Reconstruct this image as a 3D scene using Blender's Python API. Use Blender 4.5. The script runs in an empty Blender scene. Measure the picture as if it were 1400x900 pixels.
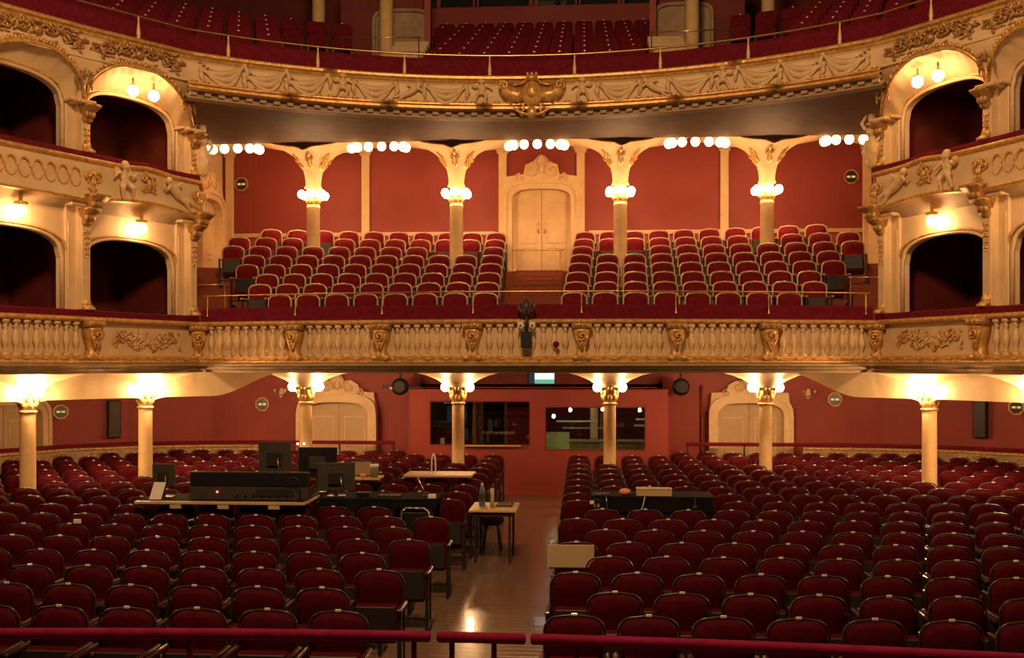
import bpy, bmesh, math, random
from mathutils import Vector, Matrix
PI = math.pi
R = math.radians
random.seed(7)
SC = bpy.context.scene
COL = SC.collection

# ------------------------------------------------------------------ camera, world, lights, exposure
cam_d = bpy.data.cameras.new('camera')
cam = bpy.data.objects.new('camera', cam_d)
COL.objects.link(cam)
cam.location = (0.93, 0.0, 2.75)
cam.rotation_euler = (R(90), 0, math.atan(95 / 1400))
cam_d.sensor_width = 36.0
cam_d.lens = 36.0
cam_d.shift_y = 50 / 1400
cam_d.clip_end = 200
SC.camera = cam

world = bpy.data.worlds.new('world')
SC.world = world
world.use_nodes = True
world.node_tree.nodes['Background'].inputs[0].default_value = (1.0, 0.55, 0.25, 1)
world.node_tree.nodes['Background'].inputs[1].default_value = 0.004

def lamp(name, loc, power, radius, color=(1.0, 0.57, 0.27)):
    d = bpy.data.lights.new(name, 'POINT')
    d.energy = power
    d.shadow_soft_size = radius
    d.color = color
    o = bpy.data.objects.new(name, d)
    o.location = loc
    COL.objects.link(o)
    return o
lamp('added_house_fill', (0.0, 5.0, 11.2), 4000, 0.9)  # unseen light added overhead and stageward to brighten balcony fronts and chairs
for sx in (-1, 1):
    lamp('proscenium_box_light', (sx * 8.2, 9.6, 7.1), 170, 0.25)
    lamp('proscenium_box_light', (sx * 8.4, 9.4, 4.9), 110, 0.25)

SC.view_settings.view_transform = 'Standard'
SC.view_settings.look = 'None'
SC.view_settings.gamma = 1.0
SC.view_settings.use_curve_mapping = False
SC.view_settings.exposure = 0.0

# ------------------------------------------------------------------ materials
MATS = {}
def mat(name, col, rough=0.6, metal=0.0, var=0.0, scale=8.0, col2=None, bump=0.0, bscale=40.0, sheen=0.0,
        emit=None, estr=0.0, coat=0.0, spec=0.5):
    m = bpy.data.materials.new(name)
    m.use_nodes = True
    nt = m.node_tree
    b = nt.nodes['Principled BSDF']
    b.inputs['Roughness'].default_value = rough
    b.inputs['Metallic'].default_value = metal
    b.inputs['Specular IOR Level'].default_value = spec
    if sheen:
        b.inputs['Sheen Weight'].default_value = sheen
        b.inputs['Sheen Tint'].default_value = (*col, 1)
    if coat:
        b.inputs['Coat Weight'].default_value = coat
    c2 = col2 or tuple(max(0.0, c * (1 - var)) for c in col)
    tc = nt.nodes.new('ShaderNodeTexCoord')
    n = nt.nodes.new('ShaderNodeTexNoise')
    n.inputs['Scale'].default_value = scale
    n.inputs['Detail'].default_value = 4
    nt.links.new(tc.outputs['Object'], n.inputs['Vector'])
    r = nt.nodes.new('ShaderNodeValToRGB')
    r.color_ramp.elements[0].position = 0.35
    r.color_ramp.elements[1].position = 0.65
    r.color_ramp.elements[0].color = (*c2, 1)
    r.color_ramp.elements[1].color = (*col, 1)
    nt.links.new(n.outputs['Fac'], r.inputs['Fac'])
    nt.links.new(r.outputs['Color'], b.inputs['Base Color'])
    if bump:
        n2 = nt.nodes.new('ShaderNodeTexNoise')
        n2.inputs['Scale'].default_value = bscale
        nt.links.new(tc.outputs['Object'], n2.inputs['Vector'])
        bp = nt.nodes.new('ShaderNodeBump')
        bp.inputs['Strength'].default_value = bump
        bp.inputs['Distance'].default_value = 0.02
        nt.links.new(n2.outputs['Fac'], bp.inputs['Height'])
        nt.links.new(bp.outputs['Normal'], b.inputs['Normal'])
    if emit:
        b.inputs['Emission Color'].default_value = (*emit, 1)
        b.inputs['Emission Strength'].default_value = estr
    MATS[name] = m
    return m

mat('cream', (0.82, 0.61, 0.34), 0.5, var=0.12, scale=3)
mat('cream_relief', (0.82, 0.60, 0.33), 0.42, var=0.15, scale=9)
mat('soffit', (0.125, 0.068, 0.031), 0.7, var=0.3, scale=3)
mat('door_cream', (0.60, 0.44, 0.25), 0.5, var=0.1, scale=4)  # cream darkened, standing in for shade in the door recess
mat('stone', (0.42, 0.30, 0.17), 0.6, var=0.25, scale=5)
mat('gold', (0.86, 0.54, 0.18), 0.34, 0.35, col2=(0.56, 0.31, 0.09), scale=14, bump=0.25)
mat('old_gold', (0.62, 0.38, 0.14), 0.42, 0.35, col2=(0.38, 0.20, 0.065), scale=16, bump=0.3)
mat('brass', (0.80, 0.55, 0.22), 0.3, 0.9, var=0.2)
mat('column_cream', (0.88, 0.62, 0.30), 0.35, var=0.12, scale=5)
mat('red_wall', (0.33, 0.052, 0.042), 0.6, var=0.12, scale=1.5, bump=0.05)
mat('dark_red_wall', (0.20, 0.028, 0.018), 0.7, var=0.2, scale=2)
mat('velvet', (0.17, 0.012, 0.026), 0.8, var=0.3, scale=12, spec=0.08)
mat('seat_velvet', (0.066, 0.0028, 0.007), 0.75, var=0.25, scale=10, spec=0.05)
mat('dress_velvet_lit', (0.19, 0.008, 0.015), 0.7, var=0.25, scale=10, spec=0.1)  # stalls velvet made lighter, nearby lamp light put into the colour
mat('black_cloth', (0.012, 0.012, 0.012), 0.95, var=0.3, spec=0.1)
mat('rail_velvet', (0.22, 0.005, 0.045), 0.7, var=0.3, scale=12, spec=0.1)
mat('seat_black', (0.016, 0.013, 0.012), 0.5, var=0.3)
mat('chair_frame', (0.05, 0.020, 0.016), 0.28, 0.0, var=0.3, spec=0.5)
mat('tan_frame', (0.62, 0.45, 0.27), 0.35, 0.35, var=0.2)
mat('plate', (0.85, 0.8, 0.6), 0.2, 0.1, var=0.1)
mat('carpet', (0.30, 0.075, 0.03), 0.8, var=0.2, scale=20)
mat('black', (0.009, 0.009, 0.009), 0.5, var=0.3)
mat('dark_metal', (0.05, 0.045, 0.04), 0.4, 0.4, var=0.2)
mat('dark_grey', (0.05, 0.042, 0.03), 0.6, var=0.2)
mat('chrome', (0.7, 0.65, 0.58), 0.2, 0.9, var=0.1)
mat('white_paper', (0.8, 0.76, 0.66), 0.7, var=0.05)
mat('beige_board', (0.55, 0.42, 0.24), 0.6, var=0.08)
mat('table_wood', (0.66, 0.46, 0.22), 0.4, var=0.2, scale=6)
mat('mint', (0.42, 0.62, 0.42), 0.6, var=0.08)
mat('olive', (0.26, 0.26, 0.12), 0.6, var=0.15)
mat('orange', (0.85, 0.3, 0.1), 0.5, var=0.1)
mat('bottle_blue', (0.12, 0.16, 0.22), 0.15, var=0.3)
mat('dark_green', (0.02, 0.035, 0.015), 0.3, var=0.3)
for nm_, e_ in (('globe_low', 125), ('added_globe_rear', 330), ('globe_crown', 6.5), ('globe_ring', 66), ('globe_box', 70), ('globe_niche', 45)):
    mat(nm_, (1, 0.9, 0.7), 0.4, emit=(1.0, 0.57, 0.26), estr=e_)
mat('small_bulb', (1, 0.95, 0.85), 0.4, emit=(1.0, 0.80, 0.5), estr=70)
mat('led_red', (1, 0.1, 0.05), 0.4, emit=(1.0, 0.06, 0.03), estr=8)
mat('led_white', (1, 1, 1), 0.4, emit=(1.0, 0.85, 0.6), estr=3)
mat('sign_lit', (0.8, 0.75, 0.5), 0.4, emit=(0.9, 0.75, 0.35), estr=0.45)
mat('screen_white', (0.6, 0.7, 0.8), 0.3, emit=(0.62, 0.78, 0.95), estr=1.0)
mat('screen_green', (0.1, 0.4, 0.3), 0.3, emit=(0.10, 0.42, 0.32), estr=0.8)
mat('screen_dark', (0.03, 0.06, 0.1), 0.3, emit=(0.05, 0.12, 0.2), estr=0.12)

def floor_material():
    m = mat('floor_wood', (0.19, 0.115, 0.072), 0.2, col2=(0.145, 0.085, 0.052), scale=4, coat=0.3)
    nt = m.node_tree
    n = [x for x in nt.nodes if x.type == 'TEX_NOISE'][0]
    mp = nt.nodes.new('ShaderNodeMapping')
    mp.inputs['Scale'].default_value = (0.8, 9, 1)
    tc = [x for x in nt.nodes if x.type == 'TEX_COORD'][0]
    nt.links.new(tc.outputs['Object'], mp.inputs['Vector'])
    nt.links.new(mp.outputs['Vector'], n.inputs['Vector'])
floor_material()

def glass_material():
    m = bpy.data.materials.new('window_glass')
    m.use_nodes = True
    nt = m.node_tree
    for n in list(nt.nodes):
        nt.nodes.remove(n)
    out = nt.nodes.new('ShaderNodeOutputMaterial')
    mix = nt.nodes.new('ShaderNodeMixShader')
    mix.inputs[0].default_value = 0.10
    t = nt.nodes.new('ShaderNodeBsdfTransparent')
    t.inputs[0].default_value = (0.9, 0.95, 0.9, 1)
    g = nt.nodes.new('ShaderNodeBsdfGlossy')
    g.inputs['Roughness'].default_value = 0.02
    nt.links.new(t.outputs[0], mix.inputs[1])
    nt.links.new(g.outputs[0], mix.inputs[2])
    nt.links.new(mix.outputs[0], out.inputs[0])
    MATS['window_glass'] = m
glass_material()

# ------------------------------------------------------------------ mesh helpers
class MB:
    """collects shapes; build() links them as ONE mesh object"""
    def __init__(self):
        self.v, self.f = [], []
    def add(self, vs, fs, M=None):
        o = len(self.v)
        self.v += [tuple(M @ Vector(p)) if M else tuple(p) for p in vs]
        self.f += [tuple(i + o for i in q) for q in fs]
        return self
    def box(self, c, s, M=None, taper=1.0):
        x, y, z = c
        a, b, h = s[0] / 2, s[1] / 2, s[2] / 2
        vs = []
        for dz, k in ((-h, 1), (h, taper)):
            vs += [(x - a * k, y - b * k, z + dz), (x + a * k, y - b * k, z + dz), (x + a * k, y + b * k, z + dz), (x - a * k, y + b * k, z + dz)]
        return self.add(vs, [(3, 2, 1, 0), (4, 5, 6, 7), (0, 1, 5, 4), (1, 2, 6, 5), (2, 3, 7, 6), (3, 0, 4, 7)], M)
    def rbox(self, c, s, b=0.01, M=None):
        """box with chamfered vertical and horizontal edges"""
        bm = bmesh.new()
        bmesh.ops.create_cube(bm, size=1.0)
        bmesh.ops.scale(bm, vec=s, verts=bm.verts)
        bmesh.ops.bevel(bm, geom=bm.edges[:], offset=b, segments=1, affect='EDGES')
        bmesh.ops.translate(bm, vec=c, verts=bm.verts)
        bm.verts.index_update()
        self.add([v.co[:] for v in bm.verts], [[v.index for v in f.verts] for f in bm.faces], M)
        bm.free()
        return self
    def lathe(self, prof, n=16, c=(0, 0, 0), M=None, cap=True):
        vs, fs = [], []
        for r, z in prof:
            for k in range(n):
                a = 2 * PI * k / n
                vs.append((c[0] + r * math.cos(a), c[1] + r * math.sin(a), c[2] + z))
        for i in range(len(prof) - 1):
            for k in range(n):
                k2 = (k + 1) % n
                fs.append((i * n + k, i * n + k2, (i + 1) * n + k2, (i + 1) * n + k))
        if cap:
            fs.append(tuple(range(n))[::-1])
            fs.append(tuple((len(prof) - 1) * n + k for k in range(n)))
        return self.add(vs, fs, M)
    def tube(self, pts, r, n=6, M=None, flat=1.0):
        pts = [Vector(p) for p in pts]
        rs = r if isinstance(r, (list, tuple)) else [r] * len(pts)
        vs, fs = [], []
        up = None
        for i, p in enumerate(pts):
            a = pts[max(i - 1, 0)]
            b = pts[min(i + 1, len(pts) - 1)]
            t = (b - a)
            t = t.normalized() if t.length > 1e-9 else Vector((0, 0, 1))
            if up is None:
                up = Vector((0, 1, 0)) if abs(t.y) < 0.9 else Vector((0, 0, 1))
            s = t.cross(up)
            s = s.normalized() if s.length > 1e-6 else Vector((1, 0, 0))
            u = s.cross(t).normalized()
            for k in range(n):
                an = 2 * PI * k / n
                vs.append(p + s * (math.cos(an) * rs[i]) + u * (math.sin(an) * rs[i] * flat))
        for i in range(len(pts) - 1):
            for k in range(n):
                k2 = (k + 1) % n
                fs.append((i * n + k, i * n + k2, (i + 1) * n + k2, (i + 1) * n + k))
        fs.append(tuple(range(n))[::-1])
        fs.append(tuple((len(pts) - 1) * n + k for k in range(n)))
        return self.add(vs, fs, M)
    def ell(self, c, r, n=10, m=6, M=None):
        vs, fs = [(c[0], c[1], c[2] - r[2])], []
        for j in range(1, m):
            th = PI * j / m - PI / 2
            for k in range(n):
                a = 2 * PI * k / n
                vs.append((c[0] + r[0] * math.cos(th) * math.cos(a), c[1] + r[1] * math.cos(th) * math.sin(a), c[2] + r[2] * math.sin(th)))
        vs.append((c[0], c[1], c[2] + r[2]))
        e = len(vs) - 1
        for k in range(n):
            k2 = (k + 1) % n
            fs.append((0, 1 + k2, 1 + k))
            for j in range(m - 2):
                fs.append((1 + j * n + k, 1 + j * n + k2, 1 + (j + 1) * n + k2, 1 + (j + 1) * n + k))
            fs.append((1 + (m - 2) * n + k, 1 + (m - 2) * n + k2, e))
        return self.add(vs, fs, M)
    def prism(self, poly, y0, y1, M=None):
        """polygon in (x, z) extruded along y"""
        n = len(poly)
        vs = [(x, y0, z) for x, z in poly] + [(x, y1, z) for x, z in poly]
        fs = [tuple(range(n)), tuple(range(n, 2 * n))[::-1]]
        fs += [(i, (i + 1) % n + 0, (i + 1) % n + n, i + n) for i in range(n)]
        return self.add(vs, fs, M)
    def loft(self, rings, cap=True, M=None):
        """rings: lists of equal length of 3-D points"""
        n = len(rings[0])
        vs = [p for r in rings for p in r]
        fs = []
        for i in range(len(rings) - 1):
            for k in range(n):
                k2 = (k + 1) % n
                fs.append((i * n + k, i * n + k2, (i + 1) * n + k2, (i + 1) * n + k))
        if cap:
            fs.append(tuple(range(n))[::-1])
            fs.append(tuple((len(rings) - 1) * n + k for k in range(n)))
        return self.add(vs, fs, M)
    def mesh(self, name, smooth=False, recalc=True):
        me = bpy.data.meshes.new(name)
        me.from_pydata(self.v, [], self.f)
        if recalc:
            bm = bmesh.new()
            bm.from_mesh(me)
            bmesh.ops.recalc_face_normals(bm, faces=bm.faces[:])
            bm.to_mesh(me)
            bm.free()
        if smooth:
            me.polygons.foreach_set('use_smooth', [True] * len(me.polygons))
        me.update()
        return me
    def build(self, name, material, parent=None, smooth=False, loc=None, rz=0.0, recalc=True):
        return obj(name, self.mesh(name, smooth, recalc), material, parent, loc, rz)

def obj(name, me, material, parent=None, loc=None, rz=0.0):
    if material and not me.materials:
        me.materials.append(MATS[material])
    o = bpy.data.objects.new(name, me)
    COL.objects.link(o)
    if parent:
        o.parent = parent
    if loc:
        o.location = loc
    if rz:
        o.rotation_euler = (0, 0, rz)
    return o

def tag(o, label=None, cat=None, group=None, kind=None):
    if label: o['label'] = label
    if cat: o['category'] = cat
    if group: o['group'] = group
    if kind: o['kind'] = kind
    return o

def thing(name, label, cat, loc=(0, 0, 0), rz=0.0, group=None):
    o = bpy.data.objects.new(name, None)
    o.empty_display_size = 0.1
    COL.objects.link(o)
    o.location = loc
    o.rotation_euler = (0, 0, rz)
    return tag(o, label, cat, group)

def struct(name, mb, material, parent=None, smooth=False):
    o = mb.build(name, material, parent, smooth)
    o['kind'] = 'structure'
    return o

KIDS = {}
def copy_tree(root, loc, rz, label, group=None):
    """a copy of a thing with copies of its parts and their sub-parts (mesh data shared)"""
    r = root.copy()
    COL.objects.link(r)
    r.location = loc
    r.rotation_euler = (0, 0, rz)
    r['label'] = label
    if group: r['group'] = group
    key = root.name
    if key not in KIDS:
        KIDS[key] = [(c, list(c.children)) for c in root.children]
    for ch, gs in KIDS[key]:
        c = ch.copy()
        COL.objects.link(c)
        c.parent = r
        for g in gs:
            d = g.copy()
            COL.objects.link(d)
            d.parent = c
    return r

ORD = ['zeroth', 'first', 'second', 'third', 'fourth', 'fifth', 'sixth', 'seventh', 'eighth', 'ninth', 'tenth', 'eleventh', 'twelfth',
       'thirteenth', 'fourteenth', 'fifteenth', 'sixteenth', 'seventeenth', 'eighteenth', 'nineteenth', 'twentieth', 'twenty-first', 'twenty-second']

def smooth01(t):
    t = max(0.0, min(1.0, t))
    return t * t * (3 - 2 * t)

class Path:
    """plan curve, walked so that the hall lies on its right-hand side"""
    def __init__(self, pts):
        self.p = [Vector(q) for q in pts]
        self.s = [0.0]
        for a, b in zip(self.p, self.p[1:]):
            self.s.append(self.s[-1] + (b - a).length)
        self.n = []
        for i, q in enumerate(self.p):
            d = []
            if i > 0: d.append((q - self.p[i - 1]).normalized())
            if i < len(self.p) - 1: d.append((self.p[i + 1] - q).normalized())
            t = sum(d, Vector((0, 0)))
            t.normalize()
            k = 1.0 / max(0.5, t.dot(d[0]))
            self.n.append(Vector((t.y, -t.x)) * k)
        self.L = self.s[-1]
    def at(self, s, off=0.0):
        s = max(0.0, min(self.L, s))
        i = 0
        while i < len(self.s) - 2 and self.s[i + 1] < s: i += 1
        f = (s - self.s[i]) / max(1e-9, self.s[i + 1] - self.s[i])
        q = self.p[i].lerp(self.p[i + 1], f) + self.n[i].lerp(self.n[i + 1], f) * off
        t = (self.p[i + 1] - self.p[i]).normalized()
        return q.x, q.y, math.atan2(t.y, t.x)
    def near(self, x, y):
        best = min(range(len(self.p)), key=lambda i: (self.p[i] - Vector((x, y))).length)
        return self.s[best]
    def sub(self, s0, s1, step=0.25):
        n = max(1, round((s1 - s0) / step))
        ss = sorted(set([s0 + (s1 - s0) * i / n for i in range(n + 1)] + [a for a in self.s if s0 < a < s1]))
        return Path([self.at(a)[:2] for a in ss])

def sweep(path, prof, mb=None):
    """strip swept along a path; prof is a list of (offset to the hall, z); sharp between profile segments"""
    mb = mb or MB()
    n = len(path.p)
    for (o0, z0), (o1, z1) in zip(prof, prof[1:]):
        vs = []
        for q, nn in zip(path.p, path.n):
            a, b = q + nn * o0, q + nn * o1
            vs += [(a.x, a.y, z0), (b.x, b.y, z1)]
        mb.add(vs, [(2 * i, 2 * i + 2, 2 * i + 3, 2 * i + 1) for i in range(n - 1)])
    return mb

def sheet(path, zlow, zhigh, off, thick, step=0.06, mb=None, s0=0.0, s1=None):
    """upright slab along a path whose lower edge is zlow(s) and upper edge zhigh(s)"""
    mb = mb or MB()
    s1 = path.L if s1 is None else s1
    n = max(2, round((s1 - s0) / step))
    vs = []
    for i in range(n + 1):
        s = s0 + (s1 - s0) * i / n
        a = path.at(s, off)
        b = path.at(s, off - thick)
        lo, hi = zlow(s), (zhigh(s) if callable(zhigh) else zhigh)
        vs += [(a[0], a[1], lo), (a[0], a[1], hi), (b[0], b[1], hi), (b[0], b[1], lo)]
    fs = []
    for i in range(n):
        for k in range(4):
            k2 = (k + 1) % 4
            fs.append((4 * i + k, 4 * i + k2, 4 * i + 4 + k2, 4 * i + 4 + k))
    fs += [(0, 1, 2, 3), (4 * n + 3, 4 * n + 2, 4 * n + 1, 4 * n)]
    return mb.add(vs, fs)

def span(pa, za, pb, zb, m=1, mb=None):
    """surface between two equally long lists of plan points"""
    mb = mb or MB()
    n = len(pa)
    vs = []
    for i in range(n):
        for j in range(m + 1):
            f = j / m
            vs.append((pa[i][0] * (1 - f) + pb[i][0] * f, pa[i][1] * (1 - f) + pb[i][1] * f, za * (1 - f) + zb * f))
    fs = []
    for i in range(n - 1):
        for j in range(m):
            a = i * (m + 1) + j
            fs.append((a, a + m + 1, a + m + 2, a + 1))
    return mb.add(vs, fs)

def spiral(c, r, a0, turns, n=14, y=0.0, shrink=0.85):
    return [(c[0] + r * (1 - shrink * t / n) * math.cos(a0 + turns * 2 * PI * t / n), y - 0.02 * t / n,
             c[1] + r * (1 - shrink * t / n) * math.sin(a0 + turns * 2 * PI * t / n)) for t in range(n + 1)]

def rocaille(w, h, seed=1, thick=0.02, n=4, leaves=6):
    """gilded rococo scrollwork facing -y, about w wide and h tall, centred on the origin"""
    rnd = random.Random(seed)
    mb = MB()
    for sx in (-1, 1):
        for k in range(n):
            f = (k + 0.5) / n
            cx = sx * w * 0.5 * (0.18 + 0.72 * f)
            cz = h * 0.32 * math.cos(f * 5 + seed) * (1 - 0.4 * f)
            r = h * rnd.uniform(0.13, 0.24)
            pts = spiral((cx, cz), r, rnd.uniform(0, 6.28), sx * rnd.choice((1.1, 1.4, -1.2)), 12)
            mb.tube(pts, [thick * (1.1 - 0.6 * i / 12) for i in range(13)], 5)
            q = [(cx - sx * w * 0.5 / n + sx * w * 0.5 / n * t / 5, -0.01, cz + h * 0.16 * math.sin(t / 5 * 3.1 + k)) for t in range(6)]
            mb.tube(q, [thick * (0.4 + 0.8 * math.sin(PI * t / 5)) for t in range(6)], 5)
        for k in range(leaves):
            M = Matrix.Translation((sx * w * 0.5 * rnd.uniform(0.1, 1.0), -0.01, h * rnd.uniform(-0.42, 0.42))) @ Matrix.Rotation(rnd.uniform(0, 6.28), 4, 'Y')
            mb.ell((0, 0, 0), (thick * 1.1, thick * 0.9, thick * rnd.uniform(2.0, 3.4)), 6, 4, M)
    mb.ell((0, -0.015, 0), (h * 0.11, thick * 1.8, h * 0.16), 8, 5)
    mb.ell((0, -0.015, h * 0.3), (h * 0.08, thick * 1.6, h * 0.10), 7, 4)
    return mb

def blob_figure(balls, name, voxel=0.014):
    """continuous figure grown from overlapping balls and limbs"""
    mb = MB()
    for b in balls:
        if b[0] == 'e':
            mb.ell(b[1], b[2], 12, 8)
        else:
            mb.tube(b[1], b[2], 8)
    me = mb.mesh(name + '_raw')
    o = bpy.data.objects.new(name + '_raw', me)
    COL.objects.link(o)
    md = o.modifiers.new('remesh', 'REMESH')
    md.mode = 'VOXEL'
    md.voxel_size = voxel
    ms = o.modifiers.new('smooth', 'SMOOTH')
    ms.iterations = 3
    ms.factor = 0.5
    dg = bpy.context.evaluated_depsgraph_get()
    out = bpy.data.meshes.new_from_object(o.evaluated_get(dg))
    out.name = name
    out.polygons.foreach_set('use_smooth', [True] * len(out.polygons))
    bpy.data.objects.remove(o)
    bpy.data.meshes.remove(me)
    return out
# ------------------------------------------------------------------ plan of the hall (metres; x across, y away from the stage, z up)
P0, DIRB, LB = Vector((6.1, 18.4)), Vector((0.43, -0.903)), 2.32
P1, P2, P3 = P0 + DIRB * LB, P0 + DIRB * 2 * LB, P0 + DIRB * 3 * LB
def front_y(x): return 17.5 + 0.9 * (x / 6.1) ** 2
mid = [(-6.1 + 12.2 * i / 40, front_y(-6.1 + 12.2 * i / 40)) for i in range(1, 40)]
T1 = Path([(-P3.x, P3.y), (-P2.x, P2.y), (-P1.x, P1.y), (-P0.x, P0.y)] + mid + [P0[:], P1[:], P2[:], P3[:]])
def circle(r, a0, a1, n=80, cy=9.3):
    return [(r * math.sin(R(a0 + (a1 - a0) * i / n)), cy + r * math.cos(R(a0 + (a1 - a0) * i / n))) for i in range(n + 1)]
T3 = Path(circle(10.0, -64, 64, 128))
BOXL = Path([P3[:] if False else (-P3.x, P3.y), (-P2.x, P2.y), (-P1.x, P1.y), (-P0.x, P0.y)])
BOXR = Path([P0[:], P1[:], P2[:], P3[:]])
wall_half = [(-12.3, 12.5), (-12.2, 16), (-12.0, 18), (-11.6, 20), (-10.8, 21.6), (-9.4, 22.6), (-7.6, 23.1), (-5.6, 23.2), (-2.75, 23.2)]
WALL_L = Path(wall_half)
WALL_R = Path([(-x, y) for x, y in reversed(wall_half)])

# ------------------------------------------------------------------ stalls floor with boards in the centre aisle
fl = struct('floor', MB().box((0, 14.0, -0.05), (26, 21, 0.1)), 'floor_wood')
board = MB().rbox((0, 0, 0), (1.26, 0.128, 0.02), 0.003).mesh('board')
rb = random.Random(3)
for i in range(122):
    o = obj('board', board, 'floor_wood', fl, (0, 5.9 + 0.13 * i, 0.002))
    o.rotation_euler = (R(rb.uniform(-0.25, 0.25)), R(rb.uniform(-0.05, 0.05)), 0)

# ------------------------------------------------------------------ stalls rear walls, ceiling, booth
for nm, pth in (('wall_stalls_left', WALL_L), ('wall_stalls_right', WALL_R)):
    struct(nm, sweep(pth.sub(0, pth.L, 0.3), [(0, 0), (0, 2.7)]), 'red_wall', smooth=True)
struct('wall_above_booth', MB().box((0, 23.25, 2.4), (5.5, 0.1, 0.6)), 'dark_red_wall')
N = 60
allwall = wall_half + [(-x, y) for x, y in reversed(wall_half)]
AW = Path(allwall)
struct('ceiling_stalls', span([T1.at(T1.L * i / N, -0.1)[:2] for i in range(N + 1)], 2.62, [AW.at(AW.L * i / N, -0.05)[:2] for i in range(N + 1)], 2.62, 6), 'cream')

bw = MB()
YB = 21.75
wl, wr = (-2.32, -0.156, 1.04, 1.998), (0.155, 2.285, 0.944, 1.88)
bw.box((0, YB + 0.06, 0.47), (5.5, 0.12, 0.94))
bw.box((0, YB + 0.06, 2.12), (5.5, 0.12, 0.244))
bw.box((-2.535, YB + 0.06, 1.47), (0.43, 0.12, 1.06))
bw.box((2.5175, YB + 0.06, 1.47), (0.465, 0.12, 1.06))
bw.box((0.0, YB + 0.06, 1.47), (0.311, 0.12, 1.06))
bw.box((-1.238, YB + 0.06, 0.99), (2.164, 0.12, 0.10))
bw.box((1.22, YB + 0.06, 1.94), (2.13, 0.12, 0.12))
for sx in (-1, 1):
    bw.box((sx * 2.69, YB + 0.84, 1.12), (0.12, 1.44, 2.24))
bw.box((0, YB + 0.80, 2.21), (5.26, 1.36, 0.06))
struct('wall_booth', bw, 'red_wall')
br = MB()
br.box((0, 25.2, 1.2), (5.4, 0.1, 2.3))
br.box((-2.7, 24.2, 1.2), (0.1, 2.0, 2.3)).box((2.7, 24.2, 1.2), (0.1, 2.0, 2.3)).box((0, 24.2, 2.3), (5.4, 2.0, 0.06)).box((0.0, 23.5, 1.1), (0.08, 3.3, 2.2))
struct('wall_booth_room', br, 'dark_red_wall')

def booth_window(n, w, sill):
    x0, x1, z0, z1 = w
    t = thing('window_%d' % n, None, None, ((x0 + x1) / 2, YB, z0))
    t['kind'] = 'structure'
    h, wd = z1 - z0, x1 - x0
    MB().box((0, 0.06, h / 2), (wd, 0.01, h)).build('pane', 'window_glass', t)
    fr = MB()
    for s in (-1, 1):
        fr.box((s * (wd / 2 - 0.012), 0.03, h / 2), (0.024, 0.05, h))
    fr.box((0, 0.03, h - 0.012), (wd - 0.05, 0.05, 0.024)).box((0, 0.03, 0.012), (wd - 0.05, 0.05, 0.024))
    fr.build('window_frame', 'dark_red_wall', t)
    if sill:
        MB().rbox((0.28, -0.02, 0.0), (1.2, 0.14, 0.03), 0.004).build('window_sill', 'table_wood', t)
    return t
w1 = booth_window(1, wl, True)
MB().box((0.55, 0.10, 0.47), (0.05, 0.05, 0.94)).build('mullion', 'dark_grey', w1)
w2 = booth_window(2, wr, False)

# things in the control rooms
def shelf_unit():
    t = thing('shelf_unit', 'dark shelving with folders behind the left booth window', 'shelf', (-1.0, 24.6, 0))
    for s in (-1, 1): MB().box((s * 0.6, 0, 1.0), (0.04, 0.3, 2.0)).build('side_panel', 'dark_grey', t)
    for z in (0.9, 1.25, 1.6, 1.95):
        MB().box((0, 0, z), (1.16, 0.3, 0.03)).build('shelf', 'dark_grey', t)
    return t
shelf_unit()
rb = random.Random(11)
for z in (0.915, 1.265, 1.615):
    x = -1.5
    k = 0
    while x < -0.55:
        wd = rb.uniform(0.05, 0.1)
        h = rb.uniform(0.2, 0.29)
        o = MB().rbox((0, 0, h / 2), (wd - 0.006, 0.22, h), 0.004).build('folder', rb.choice(['dark_grey', 'black', 'velvet', 'dark_grey', 'beige_board']), None, loc=(x, 24.58, z + 0.002))
        tag(o, '%s upright binder on the %s booth shelf' % (ORD[k + 1], {0.915: 'lowest', 1.265: 'middle', 1.615: 'top'}[z]), 'binder', 'binders in the booth shelving')
        x += wd + 0.02
        k += 1
o = MB().rbox((0, 0, 0.55), (0.66, 0.03, 1.1), 0.01).build('curtain', 'velvet', None, loc=(-0.42, 22.6, 0.95))
tag(o, 'dark curtain hanging at the side of the left booth window', 'curtain')
for x, y, z, w, h in ((-1.95, 23.6, 1.42, 0.5, 0.42), (-1.75, 23.0, 1.05, 0.3, 0.3)):
    t = thing('monitor', 'black monitor %s inside the dark left booth' % ('hanging high' if z > 1.3 else 'on the desk'), 'monitor', (x, y, z))
    MB().rbox((0, 0, h / 2), (w, 0.05, h), 0.008).build('casing', 'black', t)
    MB().box((0, -0.03, h / 2), (w - 0.05, 0.01, h - 0.05)).build('screen', 'screen_dark', t)
    MB().box((0, 0.05, -0.1), (0.05, 0.05, 0.3)).build('stand', 'black', t)
for x, z in ((-2.1, 1.1), (-1.82, 1.25)):
    o = MB().rbox((0, 0, 0), (0.10, 0.004, 0.14), 0.001).build('paper_note', 'white_paper', None, loc=(x, 22.2, z))
    tag(o, 'white paper note stuck %s inside the left booth window' % ('low' if z < 1.2 else 'higher up'), 'paper')
t = thing('counter', 'olive green counter behind the right booth window', 'counter', (1.25, 22.9, 0))
MB().rbox((0, 0, 1.07), (2.3, 0.55, 0.04), 0.006).build('worktop', 'olive', t)
MB().box((0, 0.02, 0.52), (2.2, 0.45, 1.03)).build('body', 'olive', t)
t = thing('mint_board', 'pale mint green panel standing in the lower corner of the booth window', 'panel', (0.42, 22.05, 0.90))
MB().rbox((0, 0, 0.21), (0.50, 0.02, 0.42), 0.004).build('sheet', 'mint', t)
MB().rbox((0, 0.02, -0.44), (0.06, 0.03, 0.9), 0.004).build('stand', 'olive', t)
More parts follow.
